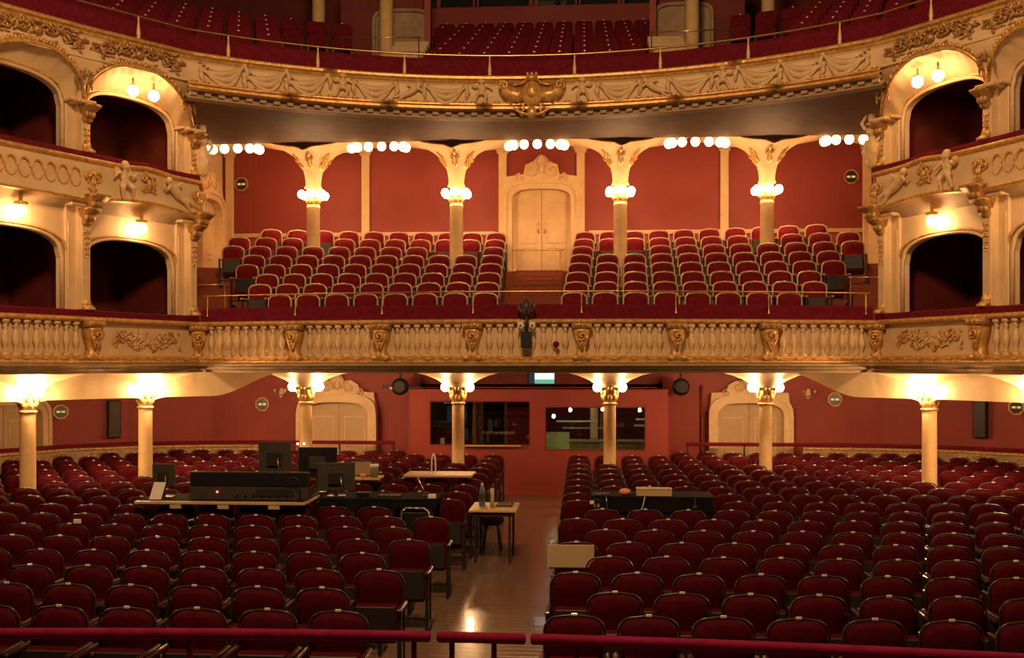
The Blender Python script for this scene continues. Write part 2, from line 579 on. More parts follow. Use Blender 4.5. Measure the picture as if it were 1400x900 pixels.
for i, (x, y, z, w) in enumerate(((0.82, 23.8, 1.46, 0.95), (0.98, 24.2, 1.28, 1.0), (2.42, 23.6, 1.52, 0.5), (2.42, 23.9, 1.36, 0.55))):
    o = MB().rbox((0, 0, 0), (w, 0.16, 0.035), 0.004).build('wall_shelf', 'white_paper', None, loc=(x, y, z))
    tag(o, 'pale shelf board %s in the right booth' % ['high on the left side', 'lower on the left side', 'high beside the right jamb', 'lower beside the right jamb'][i], 'shelf')
for i, (x, z) in enumerate(((0.68, 1.76), (1.40, 1.78), (2.22, 1.76), (0.31, 1.62))):
    t = thing('spot_lamp', 'small lit spot lamp in the booth, %s' % ['above the pale shelf', 'at the middle', 'near the right jamb', 'low by the left jamb'][i], 'lamp', (x, 22.9, z))
    MB().ell((0, 0, 0), (0.035, 0.035, 0.045), 8, 5).build('bulb', 'small_bulb', t, True)
    MB().lathe([(0.03, 0.05), (0.03, 0.1), (0.012, 0.1), (0.012, 0.48)], 8).build('holder', 'dark_metal', t)
o = MB().lathe([(0.09, 0), (0.09, 2.25)], 12).build('pipe', 'cream', None, loc=(1.22, 23.9, 0))
tag(o, 'cream painted post inside the right booth room', 'post')

# ------------------------------------------------------------------ doors with rococo surrounds
def arch_pts(w, z0, zs, zt, n=14):
    """closed outline (x, z): straight jambs to zs, flat elliptic head to zt"""
    pts = [(-w, z0)]
    for i in range(n + 1):
        a = PI - PI * i / n
        c, s = math.cos(a), math.sin(a)
        pts.append((w * math.copysign(abs(c) ** 0.6, c), zs + (zt - zs) * abs(s) ** 0.8))
    pts.append((w, z0))
    return pts

def rococo_door(n, loc, rz, w, z0, zs, zt, ped, handle=True, panelsplit=0.4, leafmat='cream', depth=0.20):
    t = thing('door_%d' % n, None, None, loc, rz)
    t['kind'] = 'structure'
    inner = arch_pts(w, z0, zs, zt)
    outer = arch_pts(w + 0.17, z0, zs + 0.02, zt + 0.17)
    def ring(a, b, y0, y1):
        mb = MB()
        m = len(a)
        vs = [(x, y0, z) for x, z in a] + [(x, y0, z) for x, z in b] + [(x, y1, z) for x, z in a] + [(x, y1, z) for x, z in b]
        fs = []
        for i in range(m - 1):
            fs += [(i, i + 1, m + i + 1, m + i), (2 * m + i, 2 * m + i + 1, 3 * m + i + 1, 3 * m + i),
                   (i, i + 1, 2 * m + i + 1, 2 * m + i), (m + i, m + i + 1, 3 * m + i + 1, 3 * m + i)]
        fs += [(0, m, 3 * m, 2 * m), (m - 1, 2 * m - 1, 4 * m - 1, 3 * m - 1)]
        return mb.add(vs, fs)
    ring(inner, outer, -depth, 0.02).build('door_frame', 'cream', t)
    mid_ = arch_pts(w + 0.12, z0, zs + 0.02, zt + 0.12)
    out2 = arch_pts(w + 0.20, z0, zs + 0.02, zt + 0.20)
    ring(mid_, out2, -depth - 0.035, -depth + 0.01).build('frame_moulding', 'cream_relief', t)
    hw = w - 0.01
    for s in (-1, 1):
        pts = [(0.006, z0), (0.006, zt - 0.005)] + [(x, z - 0.004) for x, z in inner[1:-1] if x > 0.05] + [(hw, z0)]
        poly = [(s * x, z) for x, z in pts]
        leaf = MB().prism(poly, 0.0, 0.04).build('door_leaf', leafmat, t)
        zm = z0 + (zs - z0) * panelsplit
        for a, b in ((z0 + 0.12, zm - 0.06), (zm + 0.06, zs - 0.04)):
            if b - a < 0.1: continue
            pm = MB()
            for xx in (0.13, hw - 0.12):
                pm.box((s * xx, -0.008, (a + b) / 2), (0.022, 0.016, b - a))
            for zz in (a, b):
                pm.box((s * (hw / 2 + 0.005), -0.008, zz), (hw - 0.25 + 0.022, 0.016, 0.022))
            pm.build('panel_moulding', 'cream_relief', leaf)
        if handle:
            MB().tube([(s * 0.07, -0.01, z0 + 0.98), (s * 0.08, -0.05, z0 + 1.02), (s * 0.08, -0.05, z0 + 1.18), (s * 0.07, -0.01, z0 + 1.22)], 0.014, 6).build('door_handle', 'brass', leaf, True)
    top = zt + 0.16
    if ped == 'wide':
        poly = [(-w - 0.22, zs + 0.10), (-w - 0.20, top + 0.12), (-w * 0.62, top + 0.18), (-w * 0.55, top + 0.40), (-w * 0.3, top + 0.46), (-w * 0.12, top + 0.60), (0, top + 0.63)]
    else:
        poly = [(-w - 0.17, zs + 0.12), (-w - 0.12, top + 0.06), (-w * 0.72, top + 0.08), (-w * 0.66, top + 0.24), (-w * 0.42, top + 0.34), (-w * 0.2, top + 0.30), (-w * 0.14, top + 0.44), (0, top + 0.46)]
    prof = poly + [(-x, z) for x, z in reversed(poly[:-1])]
    base = arch_pts(w + 0.16, zs + 0.10, zs + 0.11, zt + 0.16)
    # pediment as a slab above the arch, cut along the arch curve
    def ztop(x):
        for (xa, za), (xb, zb) in zip(prof, prof[1:]):
            if xa <= x <= xb and xb > xa: return za + (zb - za) * (x - xa) / (xb - xa)
        return prof[0][1]
    def zarch(x):
        q = max(0.0, 1 - (abs(x) / (w + 0.16)) ** 2)
        return zs + 0.1 + (zt + 0.14 - zs - 0.1) * q ** 0.45
    W = w + 0.2
    xs = sorted(set([-W + 2 * W * i / 40 for i in range(41)] + [x for x, _ in prof if abs(x) < W]))
    vs = []
    for x in xs:
        lo, hi = zarch(x), max(zarch(x) + 0.02, ztop(x))
        vs += [(x, -0.17, lo), (x, -0.17, hi), (x, 0.01, hi), (x, 0.01, lo)]
    fs = []
    for i in range(len(xs) - 1):
        for k in range(4):
            fs.append((4 * i + k, 4 * i + (k + 1) % 4, 4 * i + 4 + (k + 1) % 4, 4 * i + 4 + k))
    fs += [(0, 1, 2, 3), tuple(4 * (len(xs) - 1) + k for k in (3, 2, 1, 0))]
    pd = MB().add(vs, fs).build('pediment', 'cream', t)
    orn = MB()
    h = prof[len(poly) - 1][1] - top
    for s in (-1, 1):
        orn.tube(spiral((s * w * 0.36, top + h * 0.42), h * 0.3, R(90), s * 1.3, 14, -0.18), 0.026, 6)
        orn.tube(spiral((s * w * 0.72, top + h * 0.12), h * 0.2, R(90), -s * 1.2, 14, -0.18), 0.022, 6)
        orn.tube([(s * w * 0.1, -0.18, top + h * 0.3), (s * w * 0.2, -0.19, top + h * 0.75), (s * w * 0.05, -0.18, top + h * 0.95)], [0.02, 0.03, 0.012], 6)
    orn.ell((0, -0.18, top + h * 0.5), (0.07, 0.04, 0.12), 8, 6)
    orn.build('pediment_ornament', 'cream_relief', pd, True)
    return t

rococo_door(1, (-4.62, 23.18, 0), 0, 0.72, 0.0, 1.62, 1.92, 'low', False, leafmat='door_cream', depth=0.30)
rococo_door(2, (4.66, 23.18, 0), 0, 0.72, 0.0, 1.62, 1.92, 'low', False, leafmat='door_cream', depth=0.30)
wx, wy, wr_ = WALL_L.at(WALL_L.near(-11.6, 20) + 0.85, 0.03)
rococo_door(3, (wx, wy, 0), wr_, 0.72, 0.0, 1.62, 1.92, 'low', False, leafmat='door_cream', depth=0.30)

# ------------------------------------------------------------------ low rear parapet with velvet rail behind the stalls
def rear_parapet(side):
    pts = [(-11.4, 12.5), (-11.4, 16), (-11.2, 18), (-10.8, 19.6), (-10.0, 21.0), (-8.8, 21.9), (-7.2, 22.4), (-5.7, 22.5), (-3.2, 22.5)]
    if side > 0: pts = [(-x, y) for x, y in reversed(pts)]
    p = Path(pts)
    name = 'sound desk' if side < 0 else 'beige board'
    t = thing('rear_parapet', 'low carved parapet with dark velvet rail behind the stalls, %s side' % name, 'parapet', group='rear stalls parapets')
    a, b = (0.0, p.near(-5.7, 22.5)) if side < 0 else (p.near(5.7, 22.5), p.L)
    ps = p.sub(0, p.L, 0.3)
    pc = p.sub(a, b, 0.3)
    sweep(ps, [(-0.05, 1.0), (0.05, 1.0), (0.06, 1.04), (0.04, 1.075), (-0.04, 1.075), (-0.06, 1.04), (-0.05, 1.0)]).build('velvet_rail', 'velvet', t, True)
    sweep(pc, [(0.02, 0.0), (0.02, 1.0), (-0.03, 1.0), (-0.03, 0)]).build('panel', 'stone', t, True)
    sweep(pc, [(0.02, 0.92), (0.05, 0.94), (0.05, 0.98), (0.02, 1.0)]).build('top_moulding', 'old_gold', t, True)
    s = a + 0.6
    k = 0
    me = rocaille(0.85, 0.5, 5, 0.016, 3, 4).mesh('gilded_ornament', True)
    while s < b - 0.3:
        x, y, rz = p.at(s, 0.03)
        obj('gilded_ornament', me, 'old_gold', t, (x, y, 0.68), rz)
        s += 1.0
    s = b if side < 0 else a
    s2 = p.L if side < 0 else 0
    for q in (s, (s + s2) / 2, s2 - 0.03 if side < 0 else s2 + 0.03):
        x, y, rz = p.at(q)
        MB().box((0, 0, 0.5), (0.04, 0.04, 1.0)).build('post', 'dark_metal', t, loc=(x, y, 0), rz=rz)
rear_parapet(-1)
rear_parapet(1)

# ------------------------------------------------------------------ columns under the dress circle
col_mesh = MB().lathe([(0.135, 0), (0.135, 0.12), (0.128, 0.16), (0.125, 0.2), (0.118, 1.98), (0.125, 2.0), (0.135, 2.01), (0.135, 2.03), (0.12, 2.04)], 24).mesh('shaft', True)
cap_mesh = MB().lathe([(0.12, 2.03), (0.13, 2.15), (0.16, 2.26), (0.24, 2.36), (0.40, 2.47), (0.62, 2.56), (0.85, 2.615), (0.9, 2.618)], 28).mesh('flared_capital', True)
leaf_mb = MB()
for k in range(8):
    a = 2 * PI * k / 8
    for zz, rr, h in ((2.13, 0.135, 0.075), (2.24, 0.165, 0.07)):
        aa = a + (0.39 if zz > 2.2 else 0)
        M = Matrix.Rotation(aa, 4, 'Z') @ Matrix.Translation((rr, 0, zz)) @ Matrix.Rotation(0.3, 4, 'Y')
        leaf_mb.ell((0, 0, 0), (0.03, 0.045, h), 7, 5, M)
    M = Matrix.Rotation(a, 4, 'Z') @ Matrix.Translation((0.2, 0, 2.31))
    leaf_mb.ell((0, 0, 0), (0.045, 0.05, 0.045), 7, 5, M)
leaf_mesh = leaf_mb.mesh('acanthus_leaves', True)
ring_mesh = MB().lathe([(0.125, 1.99), (0.142, 2.0), (0.142, 2.03), (0.125, 2.04)], 24, cap=False).mesh('neck_ring', True)
GLOBES = {}
def globe(material, r=0.082):
    if material not in GLOBES:
        GLOBES[material] = MB().ell((0, 0, 0), (r, r, r * 1.05), 12, 8).mesh('globe', True)
    return GLOBES[material]
ARM = MB().tube([(0, 0.14, -0.02), (0, 0.08, 0.05), (0, 0.03, 0.10), (0, 0, 0.10), (0, 0, 0.075)], 0.012, 6).mesh('arm', True)
CUP = MB().lathe([(0.02, 0.06), (0.045, 0.07), (0.04, 0.10), (0.015, 0.11)], 10).mesh('cup', True)
low_cols = [(-7.84, 15.7, 'left of the hall under the second box'), (-6.75, 17.6, ''), (-4.5, 19.9, ''), (-1.475, 19.9, ''), (1.475, 19.9, ''), (4.45, 19.9, ''), (6.75, 17.6, ''), (7.75, 15.7, '')]
low_names = ['beside the cream side door, sound desk side', 'under the side box corner, sound desk side', 'beside the arched door behind the monitors', 'before the dark booth window',
             'before the booth window with green panel', 'beside the arched door, beige board side', 'under the side box corner, beige board side', 'at the outer side box, beige board side']
lamp_names = ['outer box column by the side door', 'box corner column, sound desk wing', 'column at the monitors', 'column before the dark booth window', 'column before the green panel window', 'column at the arched door, beige board wing', 'box corner column, beige board wing', 'outer box column, beige board wing']
for i, (x, y, _) in enumerate(low_cols):
    t = thing('column', 'cream column with gilded capital ' + low_names[i], 'column', (x, y, 0), group='columns carrying the dress circle')
    obj('shaft', col_mesh, 'column_cream', t)
    obj('flared_capital', cap_mesh, 'cream', t)
    obj('acanthus_leaves', leaf_mesh, 'gold', t)
    obj('neck_ring', ring_mesh, 'old_gold', t)
    ang = 0 if abs(x) < 6 else (-0.9 if x < 0 else 0.9)
    for k, sx in enumerate((-1, 1)):
        a = ang + (R(-155) if sx < 0 else R(-25))
        gx, gy = 0.27 * math.cos(a), 0.27 * math.sin(a)
        l = thing('globe_lamp', 'lit globe %s the aisle on the %s' % ('nearer' if (sx > 0) == (x < 0) else 'farther from', lamp_names[i]), 'lamp', (x + gx, y + gy, 2.33), a + PI / 2, 'globe lamps under the dress circle')
        obj('globe', globe('globe_low'), 'globe_low', l)
        obj('bracket_arm', ARM, 'brass', l)
        obj('cup', CUP, 'brass', l)
        if abs(x) > 4:  # rear globes added behind the capitals to brighten the side walls
            a2 = ang + (R(155) if sx < 0 else R(25))
            l2 = thing('globe_lamp', 'added rear globe %s the aisle, %s' % ('nearer' if (sx > 0) == (x < 0) else 'farther from', lamp_names[i]), 'lamp', (x + 0.27 * math.cos(a2), y + 0.27 * math.sin(a2), 2.33), a2 + PI / 2, 'globe lamps under the dress circle')
            obj('globe', globe('added_globe_rear'), 'added_globe_rear', l2)
            obj('bracket_arm', ARM, 'brass', l2)
            obj('cup', CUP, 'brass', l2)
# spandrels between the outer columns
def zl_arch(f):
    e = min(f, 1 - f) * 8
    return 2.19 - 0.15 * max(0, 1 - e) ** 2
def make_spandrel(a, b, fn, label):
    p = Path([a, b])
    o = sheet(p, lambda s: fn(s / p.L), 2.63, 0.07, 0.14, 0.05).build('spandrel', 'cream')
    tag(o, label, 'arch')
for sx in (-1, 1):
    nm = 'sound desk' if sx < 0 else 'beige board'
    cs = [low_cols[0], low_cols[1], low_cols[2]] if sx < 0 else [low_cols[5], low_cols[6], low_cols[7]]
    q = [(c[0], c[1]) for c in cs]
    if sx < 0:
        make_spandrel(q[0], q[1], zl_arch, 'flat cream arch between the outer box columns, %s side' % nm)
        make_spandrel(q[1], q[2], lambda f: 2.19 - 0.12 * max(0, 1 - f * 9) ** 2 + 0.42 * smooth01((f - 0.38) / 0.45), 'sweeping cream spandrel rising from box corner column, %s side' % nm)
        make_spandrel((-8.9, 13.6), q[0], zl_arch, 'flat cream arch before the side door, %s side' % nm)
    else:
        make_spandrel(q[1], q[2], zl_arch, 'flat cream arch between the outer box columns, %s side' % nm)
        make_spandrel(q[0], q[1], lambda f: 2.19 - 0.12 * max(0, 1 - (1 - f) * 9) ** 2 + 0.42 * smooth01((1 - f - 0.38) / 0.45), 'sweeping cream spandrel rising from box corner column, %s side' % nm)
        make_spandrel(q[2], (8.9, 13.6), zl_arch, 'flat cream arch before the side door, %s side' % nm)
# ------------------------------------------------------------------ dress circle front (balustrade)
t1 = thing('dress_circle_balustrade', 'long cream and gold balustrade front of the dress circle', 'balcony front')
T1f = T1.sub(0, T1.L, 0.3)
sweep(T1f, [(-0.06, 3.46), (0.03, 3.47), (0.06, 3.50), (0.06, 3.535), (0.02, 3.55), (-0.15, 3.55)]).build('cap_moulding', 'gold', t1, True)
sweep(T1f, [(-0.08, 2.90), (-0.08, 3.47)]).build('back_panel', 'cream', t1, True)
sweep(T1f, [(-0.08, 2.92), (0.02, 2.91), (0.04, 2.88), (0.02, 2.85), (0.05, 2.83), (0.05, 2.80), (-0.02, 2.79)]).build('base_moulding', 'gold', t1, True)
sweep(T1f, [(0.02, 2.80), (0.09, 2.775), (0.09, 2.745), (0.05, 2.735)]).build('cornice_upper', 'stone', t1, True)
sweep(T1f, [(0.05, 2.735), (-0.02, 2.72), (-0.02, 2.69), (-0.10, 2.66), (-0.10, 2.62), (-0.4, 2.618)]).build('cornice_lower', 'stone', t1, True)
# small gilt beads on the base
s_c0, s_c1 = T1.near(-P0.x, P0.y), T1.near(P0.x, P0.y)
bead = MB().ell((0, -0.02, 0), (0.05, 0.03, 0.022), 8, 5).mesh('bead', True)
s = 1.2
while s < T1.L - 1.2:
    x, y, rz = T1.at(s, 0.02)
    obj('bead', bead, 'gold', t1, (x, y, 2.865), rz)
    s += 0.32
# velvet padding
ctr = T1.sub(s_c0 + 0.05, s_c1 - 0.05, 0.3)
sweep(ctr, [(-0.02, 3.55), (-0.02, 3.76), (-0.05, 3.80), (-0.16, 3.80), (-0.16, 3.2)]).build('velvet_pad', 'velvet', t1, True)
for a, b in ((0, s_c0 - 0.0), (s_c1 + 0.0, T1.L)):
    sweep(T1.sub(a, b, 0.4), [(0.02, 3.55), (0.02, 3.64), (-0.02, 3.66), (-0.5, 3.66)]).build('velvet_pad', 'velvet', t1, True)
bal = MB()
bal.box((0, -0.005, 0.53), (0.105, 0.08, 0.055)).box((0, -0.005, 0.02), (0.105, 0.08, 0.045))
bal.lathe([(0.025, 0.04), (0.038, 0.06), (0.02, 0.10), (0.03, 0.14), (0.054, 0.21), (0.058, 0.26), (0.04, 0.34), (0.02, 0.40), (0.02, 0.42), (0.042, 0.45), (0.03, 0.475), (0.044, 0.51)], 8)
bal_mesh = bal.mesh('baluster', True)
def ring_rect(hw, d0, d1, z):
    c = 0.3
    return [(-hw, -d0, z), (-hw * 0.8, -d1 * 0.85, z), (-hw * 0.3, -d1, z), (hw * 0.3, -d1, z), (hw * 0.8, -d1 * 0.85, z), (hw, -d0, z)]
con = MB()
con.loft([ring_rect(w, -0.05, d, z) for w, d, z in ((0.13, 0.05, 0), (0.15, 0.09, 0.04), (0.11, 0.10, 0.10), (0.075, 0.08, 0.17), (0.085, 0.09, 0.26), (0.13, 0.13, 0.40), (0.15, 0.16, 0.50), (0.14, 0.17, 0.54))])
con_mesh = con.mesh('console', True)
cap_c = MB().rbox((0, -0.05, 0.60), (0.34, 0.26, 0.11), 0.02)
for s in (-1, 0, 1):
    cap_c.ell((s * 0.1, -0.18, 0.60), (0.045, 0.03, 0.05), 7, 5)
capc_mesh = cap_c.mesh('console_head', True)
mask = MB()
mask.tube(spiral((0, 0.42), 0.085, R(200), 1.2, 14, -0.16), 0.02, 6)
mask.tube([(0.1, -0.13, 0.5), (0.09, -0.15, 0.38), (0.03, -0.13, 0.25), (0, -0.1, 0.15)], [0.02, 0.024, 0.02, 0.012], 6)
mask.tube([(-0.1, -0.13, 0.5), (-0.09, -0.15, 0.38), (-0.03, -0.13, 0.25), (0, -0.1, 0.15)], [0.02, 0.024, 0.02, 0.012], 6)
mask.ell((0, -0.12, 0.30), (0.04, 0.04, 0.06), 8, 5)
for s in (-1, 1):
    mask.ell((s * 0.11, -0.08, 0.06), (0.05, 0.05, 0.05), 8, 5)
mask_mesh = mask.mesh('console_scroll', True)
stops = [T1.near(-P2.x, P2.y), T1.near(-P1.x, P1.y), s_c0]
for x in (-4.15, -2.54, -0.93, 0.93, 2.54, 4.15):
    a, b = s_c0, s_c1
    for _ in range(40):
        m_ = (a + b) / 2
        if T1.at(m_)[0] < x: a = m_
        else: b = m_
    stops.append(a)
stops += [s_c1, T1.near(P1.x, P1.y), T1.near(P2.x, P2.y)]
for s in stops:
    x, y, rz = T1.at(s, 0.0)
    if abs(s - s_c0) < 0.01: rz = T1.at(s + 0.3)[2] * 0.5 + T1.at(s - 0.3)[2] * 0.5
    if abs(s - s_c1) < 0.01: rz = T1.at(s + 0.3)[2] * 0.5 + T1.at(s - 0.3)[2] * 0.5
    c = obj('console', con_mesh, 'gold', t1, (x, y, 2.83), rz)
    obj('console_head', capc_mesh, 'old_gold', c)
    obj('console_scroll', mask_mesh, 'gold', c)
relief = rocaille(1.5, 0.42, 3, 0.016, 5, 10)
relief_mesh = relief.mesh('gilded_relief', True)
relief_mesh2 = rocaille(0.9, 0.3, 8, 0.02, 3, 8).mesh('cream_relief', True)
for i in range(len(stops) - 1):
    a, b = stops[i], stops[i + 1]
    if i in (1, len(stops) - 3):
        x, y, rz = T1.at((a + b) / 2, -0.06)
        obj('gilded_relief', relief_mesh, 'gold', t1, (x, y, 3.18), rz)
        obj('plaster_relief', relief_mesh2, 'cream_relief', t1, (x, y, 3.17), rz)
        continue
    n = round((b - a - 0.36) / 0.185)
    for k in range(n):
        x, y, rz = T1.at(a + 0.18 + (b - a - 0.36) * (k + 0.5) / n, -0.035)
        obj('baluster', bal_mesh, 'cream_relief', t1, (x, y, 2.905), rz)

# brass safety rail of the dress circle
def handrail(name, label, pts, z, posts, zb, r=0.014, post_r=0.011, cat='handrail'):
    t = thing(name, label, cat)
    MB().tube([(x, y, z) for x, y in pts], r, 8).build('rail', 'brass', t, True)
    for x, y, z0 in posts:
        MB().lathe([(post_r * 2.2, 0), (post_r * 2.0, 0.02), (post_r, 0.04), (post_r, z - z0)], 8).build('post', 'brass', t, True, loc=(x, y, z0))
    return t
rp = [T1.at(s_c0 + 0.12 + (s_c1 - s_c0 - 0.24) * i / 40, -0.0)[:2] for i in range(41)]
handrail('brass_handrail', 'thin brass safety rail along the dress circle front', rp, 4.02,
         [(*T1.at(s, -0.0)[:2], 3.64) for s in stops[3:9]] + [(*T1.at(s_c0 + 0.2, -0.0)[:2], 3.64), (*T1.at(s_c1 - 0.2, -0.0)[:2], 3.64)], 3.6)

# ------------------------------------------------------------------ dress circle room: floor steps, walls, doors
NR = 8
def row_y(k, x): return 18.35 + 0.71 * k + (0.35 - k / 7.0) * (x / 5.0) ** 2
def row_z(k): return 3.14 + 0.246 * k
fm = MB()
xs = [-7.5 + 15.0 * i / 24 for i in range(25)]
for k in range(NR):
    f0 = [(x, (17.9 + 0.9 * (x / 6.1) ** 2 if k == 0 else row_y(k, x) - 0.42)) for x in xs]
    f1 = [(x, row_y(k + 1, x) - 0.42 if k < NR - 1 else 24.0) for x in xs]
    span(f0, row_z(k), f1, row_z(k), 1, fm)
    if k < NR - 1: span(f1, row_z(k), f1, row_z(k + 1), 1, fm)
struct('floor_dress_circle', fm, 'carpet')
YW = 23.95
wb = MB().box((0, YW + 0.1, 6.4), (15.2, 0.2, 3.3))
wback = struct('wall_dress_back', wb, 'red_wall')
for sx, nm in ((-1, 'left'), (1, 'right')):
    w = MB().box((sx * 7.72, 21.75, 6.75), (0.2, 4.5, 2.5))
    struct('wall_dress_' + nm, w, 'cream')
    struct('wall_dress_dado_' + nm, MB().box((sx * 7.72, 21.75, 4.2), (0.24, 4.5, 2.6)), 'red_wall')
    rococo_door(4 if sx < 0 else 5, (sx * 7.55, 22.6, 0), sx * -PI / 2, 0.55, 4.6, 6.2, 6.5, 'low', False)
struct('trim_1', MB().box((-4.3, YW - 0.02, 5.86), (6.4, 0.05, 0.07)).box((-4.3, YW - 0.03, 5.82), (6.4, 0.03, 0.03)), 'cream')
struct('trim_2', MB().box((4.3, YW - 0.02, 5.86), (6.4, 0.05, 0.07)).box((4.3, YW - 0.03, 5.82), (6.4, 0.03, 0.03)), 'cream')
for i, x in enumerate((-7.44, -4.16, -0.91, 0.91, 4.22, 7.44)):
    t = thing('pilaster', 'slim cream pilaster on the red wall, ' + ['at the side wall, sound desk side', 'midway along the wall, sound desk side', 'close to the cream door, sound desk side',
              'close to the cream door, beige board side', 'midway along the wall, beige board side', 'at the side wall, beige board side'][i], 'pilaster', (x, YW - 0.015, 4.8), group='pilasters on the dress circle wall')
    MB().rbox((0, -0.03, 1.57), (0.19, 0.08, 2.74), 0.012).build('shaft', 'cream', t)
    MB().rbox((0, -0.06, 3.05), (0.34, 0.14, 0.16), 0.03).box((0, -0.04, 2.94), (0.26, 0.1, 0.06)).build('capital', 'cream_relief', t)
    MB().rbox((0, -0.05, 0.1), (0.26, 0.12, 0.2), 0.01).build('base', 'cream', t)
rococo_door(6, (0.0, YW - 0.01, 0), 0, 0.68, 4.87, 6.60, 6.86, 'wide', True)
struct('ceiling_dress', MB().box((0, 22.6, 8.06), (15.4, 2.9, 0.06)), 'cream')

# centre aisle stair
st = thing('aisle_stair', 'carpeted stair of the dress circle leading up to the cream door', 'stair', (0, 0, 0))
for j in range(14):
    y0 = 18.15 + 0.345 * j
    z = 3.14 + 0.123 * (j + 1)
    MB().rbox((0, y0 + 0.173, z - 0.062), (1.04, 0.36, 0.124), 0.008).build('step', 'carpet', st)
t = handrail('stair_handrail', 'short brass handrail across the head of the carpeted stair', [(-0.62, 23.05), (0.55, 23.05)], 5.35, [(-0.55, 23.05, 4.87), (0.45, 23.05, 4.87)], 4.87, 0.013)
t = handrail('side_handrail', 'short brass handrail beside the end seats, sound desk side', [(-6.75, 18.95), (-5.75, 18.95)], 4.28, [(-6.7, 18.95, 3.4), (-5.8, 18.95, 3.14)], 3.2, 0.013)
t = handrail('side_handrail', 'short brass handrail beside the end seats, beige board side', [(5.75, 18.95), (6.75, 18.95)], 4.35, [(5.8, 18.95, 3.14), (6.7, 18.95, 3.4)], 3.2, 0.013)

# ------------------------------------------------------------------ upper arcade: columns with fan heads and lamp rings
ARC_Y = 21.9
shaft2 = MB().lathe([(0.19, 0), (0.19, 0.15), (0.165, 0.2), (0.155, 0.25), (0.140, 2.05), (0.150, 2.07), (0.150, 2.09), (0.140, 2.10), (0.140, 2.62)], 24).mesh('shaft', True)
prof = [(0.19, 2.50), (0.165, 2.57), (0.17, 2.66), (0.185, 2.76), (0.21, 2.86), (0.25, 2.96), (0.30, 3.04), (0.37, 3.12), (0.45, 3.20), (0.55, 3.27), (0.68, 3.34), (0.85, 3.41), (1.02, 3.46), (1.22, 3.51), (1.42, 3.55), (1.56, 3.58)]
fan = MB().lathe(prof, 48, cap=False)
fan_mesh = fan.mesh('fan_vault', True)
fo = MB()
for k in range(6):
    a = 2 * PI * k / 6 + R(30)
    M = Matrix.Rotation(a + PI / 2, 4, 'Z') @ Matrix.Translation((0, -0.335, 3.06)) @ Matrix.Rotation(0.62, 4, 'X')
    for s in (-1, 1):
        fo.tube(spiral((s * 0.06, 0.02), 0.06, R(90), s * 1.2, 10, -0.0), 0.014, 5, M)
        fo.tube([(0, -0.0, -0.25), (s * 0.05, -0.01, -0.12), (s * 0.03, 0, 0.0)], [0.012, 0.018, 0.012], 5, M)
    fo.ell((0, 0, 0.16), (0.05, 0.03, 0.10), 7, 5, M)
fo_mesh = fo.mesh('vault_ornament', True)
cap2 = MB().lathe([(0.142, 2.40), (0.148, 2.44), (0.160, 2.5), (0.165, 2.52), (0.165, 2.54), (0.155, 2.56)], 24, cap=False)
for k in range(8):
    a = 2 * PI * k / 8
    M = Matrix.Rotation(a, 4, 'Z') @ Matrix.Translation((0.148, 0, 2.48)) @ Matrix.Rotation(0.1, 4, 'Y')
    cap2.ell((0, 0, 0), (0.022, 0.045, 0.06), 7, 5, M)
cap2.v = [(x_, y_, z_ - 0.27) for x_, y_, z_ in cap2.v]
cap2_mesh = cap2.mesh('capital', True)
up_cols = [-4.88, -1.755, 1.755, 4.83]
up_names = ['outermost among the seats, sound desk side', 'next to the carpeted stair, sound desk side', 'next to the carpeted stair, beige board side', 'outermost among the seats, beige board side']
for i, x in enumerate(up_cols):
    kz = 3.14 + 0.246 * 5
    t = thing('fan_column', 'golden cream dress circle column flaring into a fan vault, ' + up_names[i], 'column', (x, ARC_Y, 4.1), group='fan columns of the dress circle')
    sh = obj('shaft', shaft2, 'column_cream', t)
    obj('capital', cap2_mesh, 'gold', t)
    f_ = obj('fan_vault', fan_mesh, 'cream', t)
    obj('vault_ornament', fo_mesh, 'gold', f_)
    l = thing('lamp_ring', 'ring of glass globes round the fan column, ' + up_names[i], 'lamp', (x, ARC_Y, 6.45), group='globe rings on the fan columns')
    MB().tube([(0.24 * math.cos(2 * PI * k / 24), 0.24 * math.sin(2 * PI * k / 24), -0.09) for k in range(25)], 0.014, 5).build('ring', 'brass', l, True)
    for k in range(6):
        a = 2 * PI * (k + 0.5) / 6
        obj('globe', globe('globe_ring', 0.088), 'globe_ring', l, (0.258 * math.cos(a), 0.258 * math.sin(a), 0.0))
# half fans against the side walls
for sx in (-1, 1):
    o = obj('fan_vault', fan_mesh, 'cream', None, (sx * 7.9, ARC_Y, 4.1))
    tag(o, 'cream fan vault springing from the side wall, %s side' % ('sound desk' if sx < 0 else 'beige board'), 'vault')
# lamp clusters at the arch crowns
bays = [(-6.45, 'at the side wall, sound desk side'), (-3.32, 'between the two fan columns, sound desk side'), (0.0, 'above the cream door'), (3.30, 'between the two fan columns, beige board side'), (6.45, 'at the side wall, beige board side')]
for i, (x, nm) in enumerate(bays):
    l = thing('crown_lamp', 'arc of bright globes at the arch crown %s' % nm, 'lamp', (x, 21.28, 7.345), group='globe arcs at the arch crowns')
    n = 7
    MB().tube([(0.58 * math.sin(PI * (k / 12 - 0.5) * 0.95), 0.30 * math.cos(PI * (k / 12 - 0.5)), 0.10 + 0.10 * math.cos(PI * (k / 12 - 0.5))) for k in range(13)], 0.014, 5).build('rod', 'brass', l, True)
    for k in range(n):
        f = k / (n - 1)
        obj('globe', globe('globe_crown', 0.098), 'globe_crown', l, (0.58 * math.sin(PI * (f - 0.5) * 0.95), 0.30 * math.cos(PI * (f - 0.5)), -0.02 + 0.10 * math.cos(PI * (f - 0.5))))
